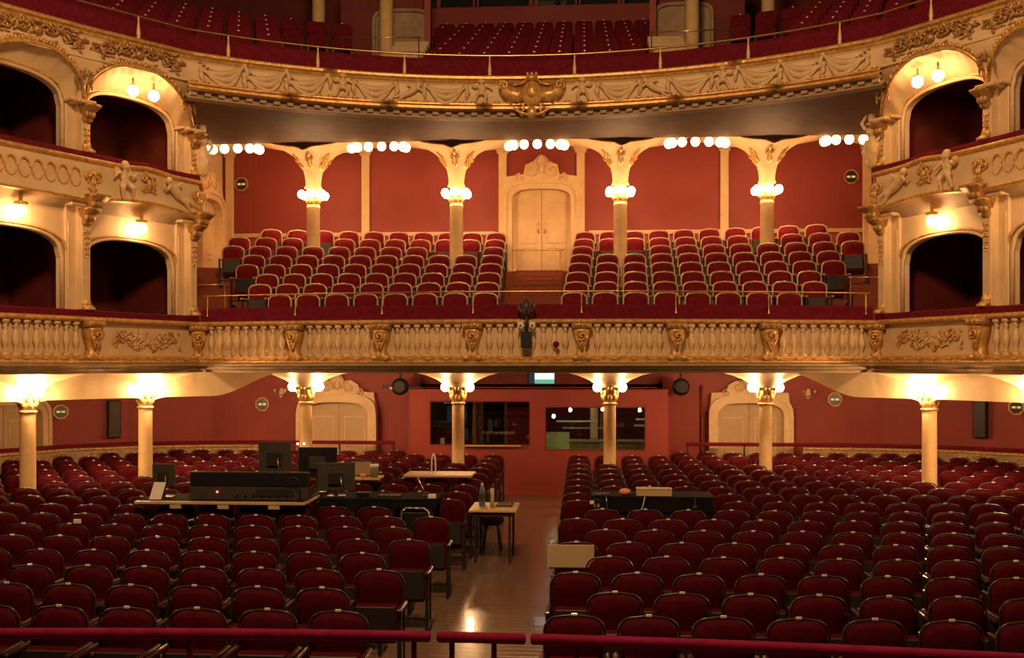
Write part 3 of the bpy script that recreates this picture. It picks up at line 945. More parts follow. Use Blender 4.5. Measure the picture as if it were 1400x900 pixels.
# ------------------------------------------------------------------ plaster figures
PUTTO = blob_figure([
    ('e', (0, -0.07, 0.42), (0.068, 0.066, 0.075)), ('e', (0, -0.125, 0.41), (0.018, 0.02, 0.018)), ('e', (0.03, -0.11, 0.385), (0.022, 0.022, 0.02)), ('e', (-0.03, -0.11, 0.385), (0.022, 0.022, 0.02)),
    ('e', (0, -0.05, 0.485), (0.055, 0.055, 0.03)), ('e', (0.05, -0.06, 0.45), (0.03, 0.03, 0.04)), ('e', (-0.05, -0.06, 0.45), (0.03, 0.03, 0.04)),
    ('t', [(0, -0.05, 0.30), (0, -0.065, 0.38)], [0.04, 0.035]),
    ('e', (0, -0.05, 0.24), (0.085, 0.065, 0.11)), ('e', (0, -0.06, 0.13), (0.085, 0.075, 0.07)),
    ('t', [(0.05, -0.06, 0.12), (0.11, -0.14, 0.06), (0.14, -0.09, -0.10), (0.16, -0.12, -0.13)], [0.058, 0.045, 0.028, 0.02]),
    ('t', [(-0.05, -0.06, 0.12), (-0.10, -0.13, 0.02), (-0.06, -0.10, -0.13), (-0.08, -0.13, -0.16)], [0.058, 0.045, 0.028, 0.02]),
    ('t', [(0.075, -0.05, 0.31), (0.16, -0.08, 0.25), (0.23, -0.09, 0.32)], [0.036, 0.03, 0.02]),
    ('t', [(-0.075, -0.05, 0.31), (-0.17, -0.07, 0.27), (-0.24, -0.08, 0.20)], [0.036, 0.03, 0.02]),
    ('e', (0.11, 0.0, 0.33), (0.07, 0.025, 0.10)), ('e', (-0.11, 0.0, 0.33), (0.07, 0.025, 0.10))], 'putto', 0.013)
LYING = blob_figure([
    ('e', (-0.22, -0.07, 0.30), (0.06, 0.06, 0.068)), ('e', (-0.24, -0.12, 0.29), (0.016, 0.018, 0.016)), ('e', (-0.21, -0.05, 0.345), (0.05, 0.05, 0.03)),
    ('t', [(-0.19, -0.05, 0.24), (-0.10, -0.06, 0.16), (0.02, -0.07, 0.05)], [0.06, 0.082, 0.075]),
    ('t', [(0.02, -0.07, 0.05), (0.13, -0.11, -0.03), (0.24, -0.07, -0.14), (0.29, -0.09, -0.16)], [0.06, 0.045, 0.028, 0.02]),
    ('t', [(0.02, -0.06, 0.04), (0.16, -0.09, 0.03), (0.30, -0.06, -0.05), (0.36, -0.08, -0.06)], [0.06, 0.045, 0.028, 0.02]),
    ('t', [(-0.19, -0.07, 0.22), (-0.28, -0.10, 0.13), (-0.36, -0.09, 0.20)], [0.036, 0.03, 0.02]),
    ('t', [(-0.14, -0.08, 0.21), (-0.04, -0.12, 0.24), (0.05, -0.10, 0.31)], [0.036, 0.03, 0.02]),
    ('e', (-0.08, 0.0, 0.24), (0.09, 0.025, 0.06))], 'lying_putto', 0.013)
CARYATID = blob_figure([
    ('e', (0, -0.10, 0.86), (0.062, 0.066, 0.082)), ('e', (0, -0.165, 0.85), (0.016, 0.02, 0.022)), ('e', (0, -0.08, 0.92), (0.07, 0.07, 0.045)), ('e', (0, -0.02, 0.88), (0.06, 0.04, 0.06)),
    ('t', [(0, -0.08, 0.72), (0, -0.09, 0.82)], [0.04, 0.036]),
    ('e', (0, -0.08, 0.64), (0.105, 0.08, 0.10)), ('e', (0.04, -0.14, 0.63), (0.04, 0.035, 0.04)), ('e', (-0.04, -0.14, 0.63), (0.04, 0.035, 0.04)), ('e', (0.01, -0.07, 0.50), (0.08, 0.065, 0.09)),
    ('t', [(0.01, -0.07, 0.46), (0.03, -0.08, 0.34), (0.01, -0.09, 0.15), (-0.02, -0.06, 0.0)], [0.10, 0.13, 0.10, 0.07]),
    ('t', [(0.0, -0.10, 0.42), (0.07, -0.16, 0.25), (0.05, -0.12, 0.03)], [0.07, 0.065, 0.035]),
    ('t', [(-0.11, -0.08, 0.68), (-0.18, -0.09, 0.80), (-0.10, -0.06, 0.95)], [0.042, 0.034, 0.025]),
    ('t', [(0.11, -0.08, 0.68), (0.17, -0.10, 0.55), (0.10, -0.15, 0.44)], [0.042, 0.034, 0.025]),
    ('t', [(-0.10, -0.06, 0.5), (-0.16, -0.05, 0.3), (-0.08, -0.04, 0.08)], [0.03, 0.05, 0.03])], 'caryatid', 0.016)

# ------------------------------------------------------------------ boxes at both sides
def bay_s(sx, f):
    return 3 * LB - f * LB if sx < 0 else f * LB
F0, F1 = 0.15, 0.97
def arch(g, zs, zt, p=2.6):
    return zs + (zt - zs) * max(0.0, 1 - abs(2 * g - 1) ** p) ** (1 / p)
side_word = {-1: 'sound desk side', 1: 'beige board side'}
floor_word = {1: 'lower', 2: 'upper'}
bay_word = ['next to the dress circle', 'second from the dress circle', 'third from the dress circle']

drop = MB()
for k in range(5):
    w = 0.045 - 0.007 * k
    for s in (-1, 0, 1):
        drop.ell((s * w, -0.01, -0.09 * k), (0.022, 0.016, 0.032 - 0.003 * k), 6, 4)
    drop.ell((0, -0.012, -0.09 * k - 0.045), (0.014, 0.014, 0.03), 6, 4)
drop_mesh = drop.mesh('gilded_drop', True)
foot = MB()
foot.tube(spiral((0, 0.06), 0.06, R(-90), 1.3, 12, 0), 0.02, 6, Matrix.Rotation(PI / 2, 4, 'Z'))
foot.loft([[(-0.08, -0.20, z0), (0.08, -0.20, z0), (0.08, -0.02, z1), (-0.08, -0.02, z1)] for z0, z1 in ((0, 0), (0.03, 0.14))])
foot.loft([[(-0.07, -0.13, 0.05), (0.07, -0.13, 0.05), (0.07, 0.0, 0.05), (-0.07, 0.0, 0.05)], [(-0.07, -0.07, 0.19), (0.07, -0.07, 0.19), (0.07, 0.0, 0.19), (-0.07, 0.0, 0.19)]])
foot_mesh = foot.mesh('scroll_foot', True)
brk = MB()
brk.loft([[(-w, 0.0, z), (-w, -d, z), (w, -d, z), (w, 0.0, z)] for w, d, z in ((0.06, 0.05, 0), (0.085, 0.10, 0.05), (0.075, 0.12, 0.12), (0.10, 0.18, 0.20), (0.12, 0.26, 0.26), (0.13, 0.28, 0.30))])
for s in (-1, 0, 1):
    brk.ell((s * 0.06, -0.13, 0.15), (0.04, 0.05, 0.07), 7, 5)
brk_mesh = brk.mesh('bracket', True)

def box_pillar(sx, tier, i):
    z0, z1 = ((3.66, 5.36), (6.24, 7.05))[tier - 1]
    pth = BOXL if sx < 0 else BOXR
    x, y, rz = pth.at(bay_s(sx, i + 0.06), -0.28)
    u = 1 if sx < 0 else -1
    t = thing('box_pillar', 'cream gilded pillar, %s tier, at the box %s, %s' % (floor_word[tier], bay_word[i], side_word[sx]), 'pillar', (x, y, z0), rz, 'pillars between the side boxes')
    h = z1 - z0
    MB().rbox((-u * 0.05, -0.02, h / 2), (0.24, 0.06, h), 0.012).build('pilaster', 'cream', t)
    MB().rbox((u * 0.10, -0.10, h / 2), (0.17, 0.22, h), 0.015).build('fin', 'cream', t)
    ch = MB()
    for q in (-0.13, 0.02):
        ch.tube([(-u * 0.05 + (q + 0.055), -0.055, 0.35), (-u * 0.05 + (q + 0.055), -0.055, h - 0.25)], 0.012, 5)
    ch.build('flute_moulding', 'cream_relief', t)
    obj('gilded_drop', drop_mesh, 'gold', t, (u * 0.10, -0.215, h - 0.42))
    obj('scroll_foot', foot_mesh, 'gold', t, (u * 0.10, -0.14, 0.0))
    obj('bracket', brk_mesh, 'old_gold', t, (u * 0.10, -0.16, h - 0.33))
    MB().rbox((0, -0.08, h + 0.02), (0.42, 0.34, 0.05), 0.012).build('abacus', 'cream_relief', t)

for sx in (-1, 1):
    pth = BOXL if sx < 0 else BOXR
    sn = 'left' if sx < 0 else 'right'
    for tier, (za, zb, zs, zt) in ((1, (3.56, 5.40, 4.50, 4.92)), (2, (6.15, 7.70, 6.98, 7.40))):
        wm = MB()
        def seg(fa, fb, fn):
            a, b = sorted((bay_s(sx, fa), bay_s(sx, fb)))
            sheet(pth, fn, zb, -0.28, 0.14, 0.05, wm, a, b)
        for i in range(3):
            seg(i + 0.0, i + F0, lambda s: za)
            seg(i + F1, i + 1.0, lambda s: za)
            def low(s, i=i):
                f = (3 * LB - s) / LB - i if sx < 0 else s / LB - i
                return arch((f - F0) / (F1 - F0), zs, zt)
            seg(i + F0, i + F1, low)
        wobj = struct('wall_boxes_%s_%s' % (sn, floor_word[tier]), wm, 'cream')
        for i in range(2):
            for r_, off, mt in ((0.035, -0.27, 'cream_relief'), (0.022, -0.25, 'gold')):
                pts = []
                for k in range(33):
                    g = k / 32
                    e = 0.0 if r_ > 0.03 else 0.035
                    f = i + F0 - e + (F1 - F0 + 2 * e) * g
                    x, y, _ = pth.at(bay_s(sx, f), off)
                    pts.append((x, y, arch(g, zs, zt) + e + 0.01))
                x, y, _ = pth.at(bay_s(sx, i + F0 - e), off)
                x2, y2, _ = pth.at(bay_s(sx, i + F1 + e), off)
                pts = [(x, y, za + 0.1)] + pts + [(x2, y2, za + 0.1)]
                MB().tube(pts, r_, 6).build('arch_moulding', mt, wobj, True)
        # dark interiors
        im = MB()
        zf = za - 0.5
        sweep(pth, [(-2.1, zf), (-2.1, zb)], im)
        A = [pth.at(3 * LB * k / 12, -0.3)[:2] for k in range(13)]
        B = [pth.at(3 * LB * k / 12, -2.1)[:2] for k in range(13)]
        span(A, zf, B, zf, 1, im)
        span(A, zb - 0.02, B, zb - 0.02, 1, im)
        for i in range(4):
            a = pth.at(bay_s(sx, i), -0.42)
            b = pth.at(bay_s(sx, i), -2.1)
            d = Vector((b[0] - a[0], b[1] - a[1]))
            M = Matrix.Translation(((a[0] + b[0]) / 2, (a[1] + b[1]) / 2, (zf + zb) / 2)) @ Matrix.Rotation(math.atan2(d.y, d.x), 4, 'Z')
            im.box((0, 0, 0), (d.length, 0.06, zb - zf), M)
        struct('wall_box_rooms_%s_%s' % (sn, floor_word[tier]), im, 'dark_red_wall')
        for i in range(3):
            box_pillar(sx, tier, i)
    # end wall from the box corner to the side wall of the dress circle
    a = pth.at(bay_s(sx, 0.0), -0.28)
    e = MB()
    q = Path([(-7.55, 19.2), (a[0], a[1])]) if sx < 0 else Path([(a[0], a[1]), (7.55, 19.2)])
    sheet(q, lambda s: 3.1, 7.7, 0.0, 0.12, 0.5, e)
    struct('wall_box_end_' + sn, e, 'cream')

    # ---------------- upper box front
    t2 = thing('upper_box_parapet', 'cream and gold curved front of the upper boxes, ' + side_word[sx], 'box front', group='upper box fronts')
    ret = [(-6.35, 19.15)] if sx < 0 else [(6.35, 19.15)]
    TP = Path([(-P3.x, P3.y), (-P2.x, P2.y), (-P1.x, P1.y), (-P0.x, P0.y)] + ret) if sx < 0 else Path(ret + [P0[:], P1[:], P2[:], P3[:]])
    roff = 0.0 if sx < 0 else TP.s[1]
    def ts(f): return bay_s(sx, f) + roff
    TPf = TP.sub(0, TP.L, 0.12)
    def swell(path, prof_fn):
        mb = MB()
        rows = []
        ss = path.s
        m = len(prof_fn(0))
        vs = []
        for k, s in enumerate(ss):
            for o, z in prof_fn(s):
                pt = path.p[k] + path.n[k] * o
                vs.append((pt.x, pt.y, z))
        fs = []
        for k in range(len(ss) - 1):
            for j in range(m - 1):
                fs.append((k * m + j, (k + 1) * m + j, (k + 1) * m + j + 1, k * m + j + 1))
        return mb.add(vs, fs)
    def f_of(s):
        s -= roff
        return (3 * LB - s) / LB if sx < 0 else s / LB
    def zbot(s):
        f = f_of(s)
        if f < 0: return 5.46
        g = f - math.floor(f)
        return 5.44 + (0.12 if f < 1 else 0.02) * math.sin(PI * g)
    def crest(s):
        f = f_of(s)
        return 0.05 * math.exp(-((f - 0.5) / 0.16) ** 2)
    swell(TPf, lambda s: [(0.0, 6.08 + crest(s)), (-0.01, 5.95), (0.0, 5.80), (0.03, 5.66), (0.05, zbot(s) + 0.04)]).build('panel', 'cream', t2, True)
    swell(TPf, lambda s: [(-0.25, 6.15 + crest(s)), (0.05, 6.15 + crest(s)), (0.075, 6.12 + crest(s)), (0.05, 6.085 + crest(s)), (0.0, 6.06 + crest(s))]).build('cap_moulding', 'gold', t2, True)
    swell(TPf, lambda s: [(0.04, zbot(s) + 0.05), (0.08, zbot(s) + 0.03), (0.08, zbot(s) + 0.005), (0.02, zbot(s) - 0.02)]).build('base_moulding', 'gold', t2, True)
    swell(TPf, lambda s: [(0.02, zbot(s) - 0.02), (-0.06, zbot(s) - 0.05), (-0.14, zbot(s) - 0.07), (-0.22, 5.36), (-0.30, 5.30)]).build('coved_soffit', 'stone', t2, True)
    swell(TPf, lambda s: [(0.03, 6.15 + crest(s)), (0.03, 6.22 + crest(s)), (-0.02, 6.25), (-0.5, 6.25)]).build('velvet_pad', 'velvet', t2, True)
    om = MB().tube([(0.095 * math.cos(2 * PI * k / 20), -0.02, 0.155 * math.sin(2 * PI * k / 20)) for k in range(21)], 0.014, 6).mesh('gilded_oval', True)
    for k in range(8):
        x, y, rz = TP.at(ts(1.14 + 0.098 * k), 0.01)
        obj('gilded_oval', om, 'gold', t2, (x, y, 5.80), rz)
    for k in range(6):
        x, y, rz = TP.at(ts(2.14 + 0.098 * k), 0.01)
        obj('gilded_oval', om, 'gold', t2, (x, y, 5.80), rz)
    scr = rocaille(0.22, 0.5, 21, 0.018, 2, 4).mesh('gilded_scroll', True)
    for f in (0.015, 1.0, 2.0):
        x, y, rz = TP.at(ts(f), 0.04)
        obj('gilded_scroll', scr, 'gold', t2, (x, y, 5.76), rz)
        o = obj('bracket', brk_mesh, 'old_gold', t2, (x, y, 5.24), rz)
        o.scale = (1.3, 0.9, 1.0)
    cart = rocaille(0.26, 0.42, 33, 0.02, 2, 4).mesh('gilded_cartouche', True)
    x, y, rz = TP.at(ts(0.5), 0.02)
    obj('gilded_cartouche', cart, 'gold', t2, (x, y, 5.92), rz)
    for f, me, fl in ((0.74, PUTTO, 1), (0.24, LYING, 1), (1.95, PUTTO, 1)):
        x, y, rz = TP.at(ts(f), 0.03)
        o = obj('putto', me, 'cream_relief', t2, (x, y, 5.70 if me is PUTTO else 5.72), rz)
        o.scale = (-1.0 * sx if me is LYING else 1.0, 1.0, 1.0)
        if me is LYING: o.scale = (sx * -1.0, 1, 1)
    # globe lamps under the box fronts
    for i in range(2):
        x, y, rz = pth.at(bay_s(sx, i + 0.52), -0.10)
        l = thing('globe_lamp', 'lit globe above the lower box %s, %s' % (bay_word[i], side_word[sx]), 'lamp', (x, y, 5.14), rz, 'globes over the lower boxes')
        obj('globe', globe('globe_box', 0.088), 'globe_box', l)
        MB().lathe([(0.05, 0.07), (0.09, 0.09), (0.11, 0.14), (0.03, 0.16), (0.03, 0.3)], 12).build('ceiling_cup', 'gold', l, True)
    # caryatid at the corner pillar
    x, y, rz = pth.at(bay_s(sx, -0.02), -0.16)
    o = obj('caryatid', CARYATID, 'cream_relief', None, (sx * 6.10, 18.56, 6.25), -sx * 0.6)
    tag(o, 'pale plaster caryatid at the corner of the upper boxes, ' + side_word[sx], 'statue', 'corner caryatids')

# ------------------------------------------------------------------ gallery front (third tier)
Q0, Q1, Q2, Q3 = (5.906, 17.37), (7.02, 16.0), (7.95, 14.65), (8.9, 13.3)
arc = circle(10.0, -36.2, 36.2, 70)
T3 = Path([(-Q3[0], Q3[1]), (-Q2[0], Q2[1]), (-Q1[0], Q1[1])] + arc + [Q1, Q2, Q3])
t3 = thing('gallery_parapet', 'broad curved cream gallery front with plaster garlands and gilding', 'balcony front')
T3f = T3.sub(0, T3.L, 0.2)
sq = {(-1, 0): T3.near(-Q0[0], Q0[1]), (-1, 1): T3.near(-Q1[0], Q1[1]), (-1, 2): T3.near(-Q2[0], Q2[1]), (1, 0): T3.near(*Q0), (1, 1): T3.near(*Q1), (1, 2): T3.near(*Q2), (-1, 3): 0.0, (1, 3): T3.L}
c0, c1 = sq[(-1, 0)], sq[(1, 0)]
T3c = T3.sub(c0, c1, 0.2)
sweep(T3f, [(-0.35, 8.22), (0.07, 8.21), (0.11, 8.18), (0.11, 8.14), (0.05, 8.12), (0.03, 8.08)]).build('cap_moulding', 'gold', t3, True)
sweep(T3f, [(0.03, 8.10), (-0.02, 8.04), (-0.02, 7.85), (0.0, 7.76), (0.04, 7.69)]).build('panel', 'cream', t3, True)
sweep(T3c, [(0.03, 7.70), (0.08, 7.68), (0.08, 7.655), (0.02, 7.64), (0.02, 7.62), (0.12, 7.61), (0.12, 7.57), (0.0, 7.555)]).build('lower_moulding', 'gold', t3, True)
sweep(T3c, [(0.0, 7.555), (-0.10, 7.55), (-0.10, 7.46), (-0.03, 7.455), (-0.03, 7.425), (-0.2, 7.41)]).build('dentil_band', 'stone', t3, True)
den = MB().box((0, -0.03, 0), (0.11, 0.08, 0.06)).mesh('dentil')
n = int((c1 - c0) / 0.24)
for k in range(n):
    x, y, rz = T3.at(c0 + (c1 - c0) * (k + 0.5) / n, -0.09)
    obj('dentil', den, 'stone', t3, (x, y, 7.51), rz)
sweep(T3f, [(-0.10, 8.2), (-0.10, 8.52), (-0.13, 8.57), (-0.40, 8.57), (-0.40, 8.0)]).build('velvet_pad', 'velvet', t3, True)
# soffit back to the arcade, with scalloped valance
A = [T3c.at(T3c.L * k / 40, -0.15)[:2] for k in range(41)]
B = [(-7.7 + 15.4 * k / 40, 21.12) for k in range(41)]
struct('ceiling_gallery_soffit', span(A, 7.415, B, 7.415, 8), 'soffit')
vp = Path([(-7.7, 21.12), (7.7, 21.12)])
cxs = [-8.0] + up_cols + [8.0]
def scallop(s):
    x = s - 7.7
    d = min(abs(x - c) for c in cxs)
    return 7.45 - 0.07 * math.exp(-(d / 0.10) ** 2) - 0.11 * abs(math.cos(min(d, 0.75) / 0.75 * PI / 2)) ** 0.7
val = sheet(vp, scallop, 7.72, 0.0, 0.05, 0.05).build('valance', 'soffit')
tag(val, 'scalloped plaster valance edging the gallery soffit before the arches', 'valance')
MB().tube([(s_ - 7.7, 21.09, scallop(s_)) for s_ in [15.4 * k / 220 for k in range(221)]], 0.018, 5).build('gilded_edge', 'gold', val, True)
# garlands, putti, emblem
def swag_mesh(w, d, name):
    mb = MB()
    for lay, (dz, r) in enumerate(((0.0, 0.055), (-0.07, 0.06), (-0.14, 0.05))):
        pts = [(w * (t / 12 - 0.5) * (1 - 0.06 * lay), -0.03 - 0.02 * math.sin(PI * t / 12), -d * math.sin(PI * t / 12) * (0.7 + 0.25 * lay) + dz * math.sin(PI * t / 12)) for t in range(13)]
        mb.tube(pts, [r * (0.35 + 0.65 * math.sin(PI * t / 12)) for t in range(13)], 7)
    for s in (-1, 1):
        mb.ell((s * w / 2, -0.03, 0.01), (0.045, 0.04, 0.05), 8, 5)
        mb.tube([(s * w / 2, -0.03, 0.0), (s * (w / 2 + 0.02), -0.04, -0.1), (s * (w / 2 - 0.01), -0.03, -0.24)], [0.03, 0.05, 0.02], 6)
    return mb.mesh(name, True)
SW = swag_mesh(0.78, 0.15, 'garland')
SW2 = swag_mesh(0.62, 0.12, 'garland')
gl = MB()
for k in range(13):
    f = k / 12
    gl.ell((-0.4 + 0.8 * f, -0.02, -0.16 * math.sin(PI * f) + 0.05), (0.03, 0.02, 0.02), 6, 4)
GL = gl.mesh('gilded_beads', True)
smid = (c0 + c1) / 2
def on3(arcm, off=0.0): return T3.at(smid + arcm, off)
for s in (-1, 1):
    for a in (0.95, 2.32, 3.55):
        x, y, rz = on3(s * a, 0.0)
        o = obj('putto', PUTTO if a != 2.32 else LYING, 'cream_relief', t3, (x, y, 7.80), rz)
        o.scale = (s * 0.85, 0.8, 0.72)
    for a in (1.63, 2.95, 4.2, 4.95, 5.7):
        x, y, rz = on3(s * a, 0.0)
        o = obj('garland', SW if a < 4 else SW, 'cream_relief', t3, (x, y, 8.0), rz)
        o.rotation_euler = (0, R(0 if a < 4 else s * 12), rz)
        obj('gilded_beads', GL, 'old_gold', t3, (x, y, 8.0), rz)
bd = MB().ell((0, 0, 0), (0.06, 0.025, 0.02), 6, 4).mesh('gilded_bead', True)
n = int((c1 - c0) / 0.22)
for k in range(n):
    x, y, rz = T3.at(c0 + (c1 - c0) * (k + 0.5) / n, 0.05)
    obj('gilded_bead', bd, 'gold', t3, (x, y, 7.71), rz)
em = MB()
em.ell((0, -0.06, 0.06), (0.20, 0.10, 0.26), 14, 8)
em.ell((0, -0.14, 0.10), (0.11, 0.06, 0.14), 12, 7)
em.rbox((0, -0.10, 0.36), (0.22, 0.12, 0.10), 0.03)
for k in (-1, 0, 1):
    em.ell((k * 0.08, -0.11, 0.43), (0.03, 0.03, 0.04), 7, 5)
for s in (-1, 1):
    em.loft([[(s * x, -0.04 - th, z + h), (s * x, -0.04 - th * 1.6, z), (s * x, -0.02, z - h), (s * x, 0.0, z)] for x, z, h, th in ((0.12, 0.05, 0.20, 0.05), (0.28, 0.02, 0.20, 0.06), (0.42, 0.06, 0.21, 0.06), (0.54, 0.13, 0.17, 0.05), (0.62, 0.19, 0.09, 0.04))])
    em.tube(spiral((s * 0.52, 0.22), 0.10, R(-60 if s > 0 else 240), s * 1.3, 14, -0.10), 0.028, 6)
    em.tube([(s * 0.05, -0.12, 0.34), (s * 0.2, -0.13, 0.24), (s * 0.34, -0.12, 0.22), (s * 0.46, -0.11, 0.28)], [0.02, 0.03, 0.03, 0.02], 6)
    em.tube(spiral((s * 0.22, -0.22), 0.09, R(90), s * 1.2, 12, -0.08), 0.024, 6)
    em.tube([(s * 0.05, -0.1, -0.34), (s * 0.2, -0.1, -0.30), (s * 0.34, -0.07, -0.2), (s * 0.44, -0.05, -0.05)], [0.03, 0.035, 0.03, 0.02], 6)
em.ell((0, -0.08, -0.28), (0.10, 0.06, 0.12), 9, 6)
x, y, rz = on3(0.0, 0.03)
em.build('gilded_emblem', 'gold', t3, True, loc=(x, y, 7.79), rz=rz)
hl = MB()
for s in (-1, 1):
    hl.tube([(s * 0.06, -0.16, 0.36), (s * 0.16, -0.17, 0.25), (s * 0.3, -0.16, 0.20), (s * 0.40, -0.14, 0.24)], 0.014, 6)
    hl.tube(spiral((s * 0.56, 0.28), 0.05, 0, s * 1.2, 10, -0.12), 0.012, 5)
hl.build('emblem_scrolls', 'gold', t3, True, loc=(x, y, 7.79), rz=rz)

# arched spandrels and shells over the side boxes
big_roc = rocaille(1.5, 0.75, 17, 0.03, 5, 12).mesh('gilded_rocaille', True)
for sx in (-1, 1):
    pth = BOXL if sx < 0 else BOXR
    for i in range(3):
        a, b = sq[(sx, i)], sq[(sx, i + 1)]
        lo, hi = min(a, b), max(a, b)
        zE, zC = 7.05, 7.74
        def lean(g, z):
            """the spandrel leans back from the gallery front to the pillar heads"""
            q_ = T3.at(a + (b - a) * g, 0.03)
            l_ = pth.at(bay_s(sx, min(3.0, i + 0.06 + g)), 0.02)
            e_ = smooth01((7.80 - z) / 0.75)
            return q_[0] * (1 - e_) + l_[0] * e_, q_[1] * (1 - e_) + l_[1] * e_
        def zlow(g): return arch(g, zE, zC, 2.2)
        vs, fs = [], []
        for k in range(41):
            for j in range(8):
                z = zlow(k / 40) + (7.84 - zlow(k / 40)) * j / 7
                vs.append((*lean(k / 40, z), z))
        for k in range(40):
            for j in range(7):
                p_ = k * 8 + j
                fs.append((p_, p_ + 1, p_ + 9, p_ + 8))
        MB().add(vs, fs).build('arch_spandrel', 'cream', t3, True)
        MB().tube([(*lean(k / 40, zlow(k / 40)), zlow(k / 40)) for k in range(41)], 0.035, 6).build('arch_moulding', 'gold', t3, True)
        lf = MB()
        for k in range(1, 30):
            g = k / 30
            z_ = zlow(g) + 0.06
            px_, py_ = lean(g, z_)
            lf.ell((px_ , py_ - 0.02, z_), (0.03, 0.03, 0.045 if k % 2 else 0.03), 6, 4)
        lf.build('gilded_leaf_band', 'gold', t3, True)['kind'] = 'stuff'
        # fluted shell between the arch and the box wall
        vs, fs = [], []
        m = 8
        for k in range(49):
            g = k / 48
            f = i + F0 - 0.05 + (F1 - F0 + 0.08) * g
            z_a = zlow(g) + 0.01
            q = lean(g, zlow(g))
            w = pth.at(bay_s(sx, f), -0.25)
            gg = min(1, max(0, (f - i - F0) / (F1 - F0)))
            z_b = arch(gg, 6.98, 7.40) + 0.07
            for j in range(m + 1):
                e = j / m
                bulge = 0.08 * math.sin(PI * e) * math.sin(PI * g) + (0.018 * math.cos(k / 48 * 2 * PI * 12) * (1 - e))
                vs.append((q[0] * (1 - e) + w[0] * e, q[1] * (1 - e) + w[1] * e, z_a * (1 - e) + z_b * e + bulge))
        for k in range(48):
            for j in range(m):
                p_ = k * (m + 1) + j
                fs.append((p_, p_ + 1, p_ + m + 2, p_ + m + 1))
        MB().add(vs, fs).build('shell_niche', 'cream', t3, True)
        x, y, rz = T3.at((a + b) / 2, 0.03)
        o = obj('gilded_rocaille', big_roc, 'old_gold', t3, (x, y, 7.95), rz)
        o.scale = (1.1, 1, 0.62)
        x, y, rz = T3.at(a + (b - a) * 0.03, 0.0)
        lx, ly = lean(0.02, 7.45)
        o = obj('gilded_rocaille', big_roc, 'old_gold', t3, (lx, ly, 7.48), rz)
        o.scale = (0.2, 1, 0.8)
        lx, ly = lean(0.0, 7.0)
        MB().rbox((0, 0.06, 7.04), (0.32, 0.30, 0.06), 0.015).build('corbel', 'cream_relief', t3, loc=(lx, ly, 0), rz=rz)
        if i == 0:
            for k, f in enumerate((0.40, 0.60)):
                w = pth.at(bay_s(sx, i + f), 0.0)
                q = T3.at(a + (b - a) * f)
                l = thing('globe_lamp', 'lit globe in the shell niche, %s, %s' % ('nearer the gallery centre' if k == 0 else 'nearer the stage', side_word[sx]), 'lamp', ((w[0] + q[0]) / 2, (w[1] + q[1]) / 2, 7.40), 0, 'globes in the shell niches')
                obj('globe', globe('globe_niche', 0.092), 'globe_niche', l)
                MB().lathe([(0.03, 0.07), (0.06, 0.10), (0.02, 0.12), (0.02, 0.22)], 10).build('holder', 'brass', l, True)
# slab above the side boxes so that the gallery floor closes the hall
for sx, nm in ((-1, 'left'), (1, 'right')):
    pth = BOXL if sx < 0 else BOXR
    a, b = sq[(sx, 0)], sq[(sx, 2)]
    A = [T3.at(a + (b - a) * k / 10, -0.1)[:2] for k in range(11)]
    A.append((sx * Q3[0], Q3[1]))
    B = [pth.at(bay_s(sx, 0 + 2 * k / 10), -2.2)[:2] for k in range(11)] + [pth.at(bay_s(sx, 3), -2.2)[:2]]
    struct('ceiling_boxes_' + nm, span(A, 7.86, B, 7.86, 1), 'stone')

# gallery brass rail with turned posts
gp = MB().lathe([(0.03, 0), (0.035, 0.02), (0.028, 0.05), (0.036, 0.1), (0.02, 0.24), (0.013, 0.32), (0.018, 0.35), (0.012, 0.38)], 10).mesh('rail_post', True)
t = thing('gallery_handrail', 'gilded handrail on turned posts along the gallery front', 'handrail')
T3r = T3.sub(c0 - 2.2, c1 + 2.2, 0.25)
MB().tube([(p.x + n_.x * -0.02, p.y + n_.y * -0.02, 8.61) for p, n_ in zip(T3r.p, T3r.n)], 0.02, 8).build('rail', 'brass', t, True)
k = 0
while 0.8 + 1.6 * k < 8.0:
    for s in (-1, 1):
        x, y, rz = on3(s * (0.8 + 1.6 * k), -0.02)
        obj('post', gp, 'column_cream', t, (x, y, 8.22), rz)
    k += 1
# ------------------------------------------------------------------ gallery: floor, walls, seats
gm = MB()
for k in range(8):
    gm.box((0.0, 20.2 + 0.8 * k + 0.0, 8.08 + 0.353 * k - 0.3), (4.7, 0.82, 0.6))
struct('floor_gallery', gm, 'dark_red_wall')
gs = MB()
for sx in (-1, 1):
    for k in range(5):
        A = circle(10.3 + 0.75 * k, sx * 17, sx * 52, 20)
        B = circle(11.05 + 0.75 * k, sx * 17, sx * 52, 20)
        span(A, 8.06 + 0.34 * k, B, 8.06 + 0.34 * k, 1, gs)
        span(B, 8.06 + 0.34 * k, B, 8.06 + 0.34 * (k + 1), 1, gs)
struct('floor_gallery_sides', gs, 'dark_red_wall')
YG = 26.8
struct('wall_gallery_back', MB().box((0, YG + 0.1, 11.0), (6.9, 0.2, 2.36)).box((-3.25, YG + 0.1, 12.7), (0.4, 0.2, 1.1)).box((3.25, YG + 0.1, 12.7), (0.4, 0.2, 1.1)).box((0, YG + 0.1, 13.25), (6.1, 0.2, 0.2)), 'red_wall')
for sx, nm in ((-1, 'left'), (1, 'right')):
    wp = Path([(-2.42, 22.6), (-3.0, 26.8)]) if sx < 0 else Path([(3.0, 26.8), (2.42, 22.6)])
    struct('wall_gallery_' + nm, sheet(wp, lambda s: 8.2, 13.2, 0.0, 0.14, 1.0), 'red_wall')
struct('wall_gallery_rear', MB().box((0, 28.2, 11), (26, 0.2, 7)), 'dark_red_wall')
wx = [(600, 645), (653, 722), (735, 785), (793, 843), (852, 892)]
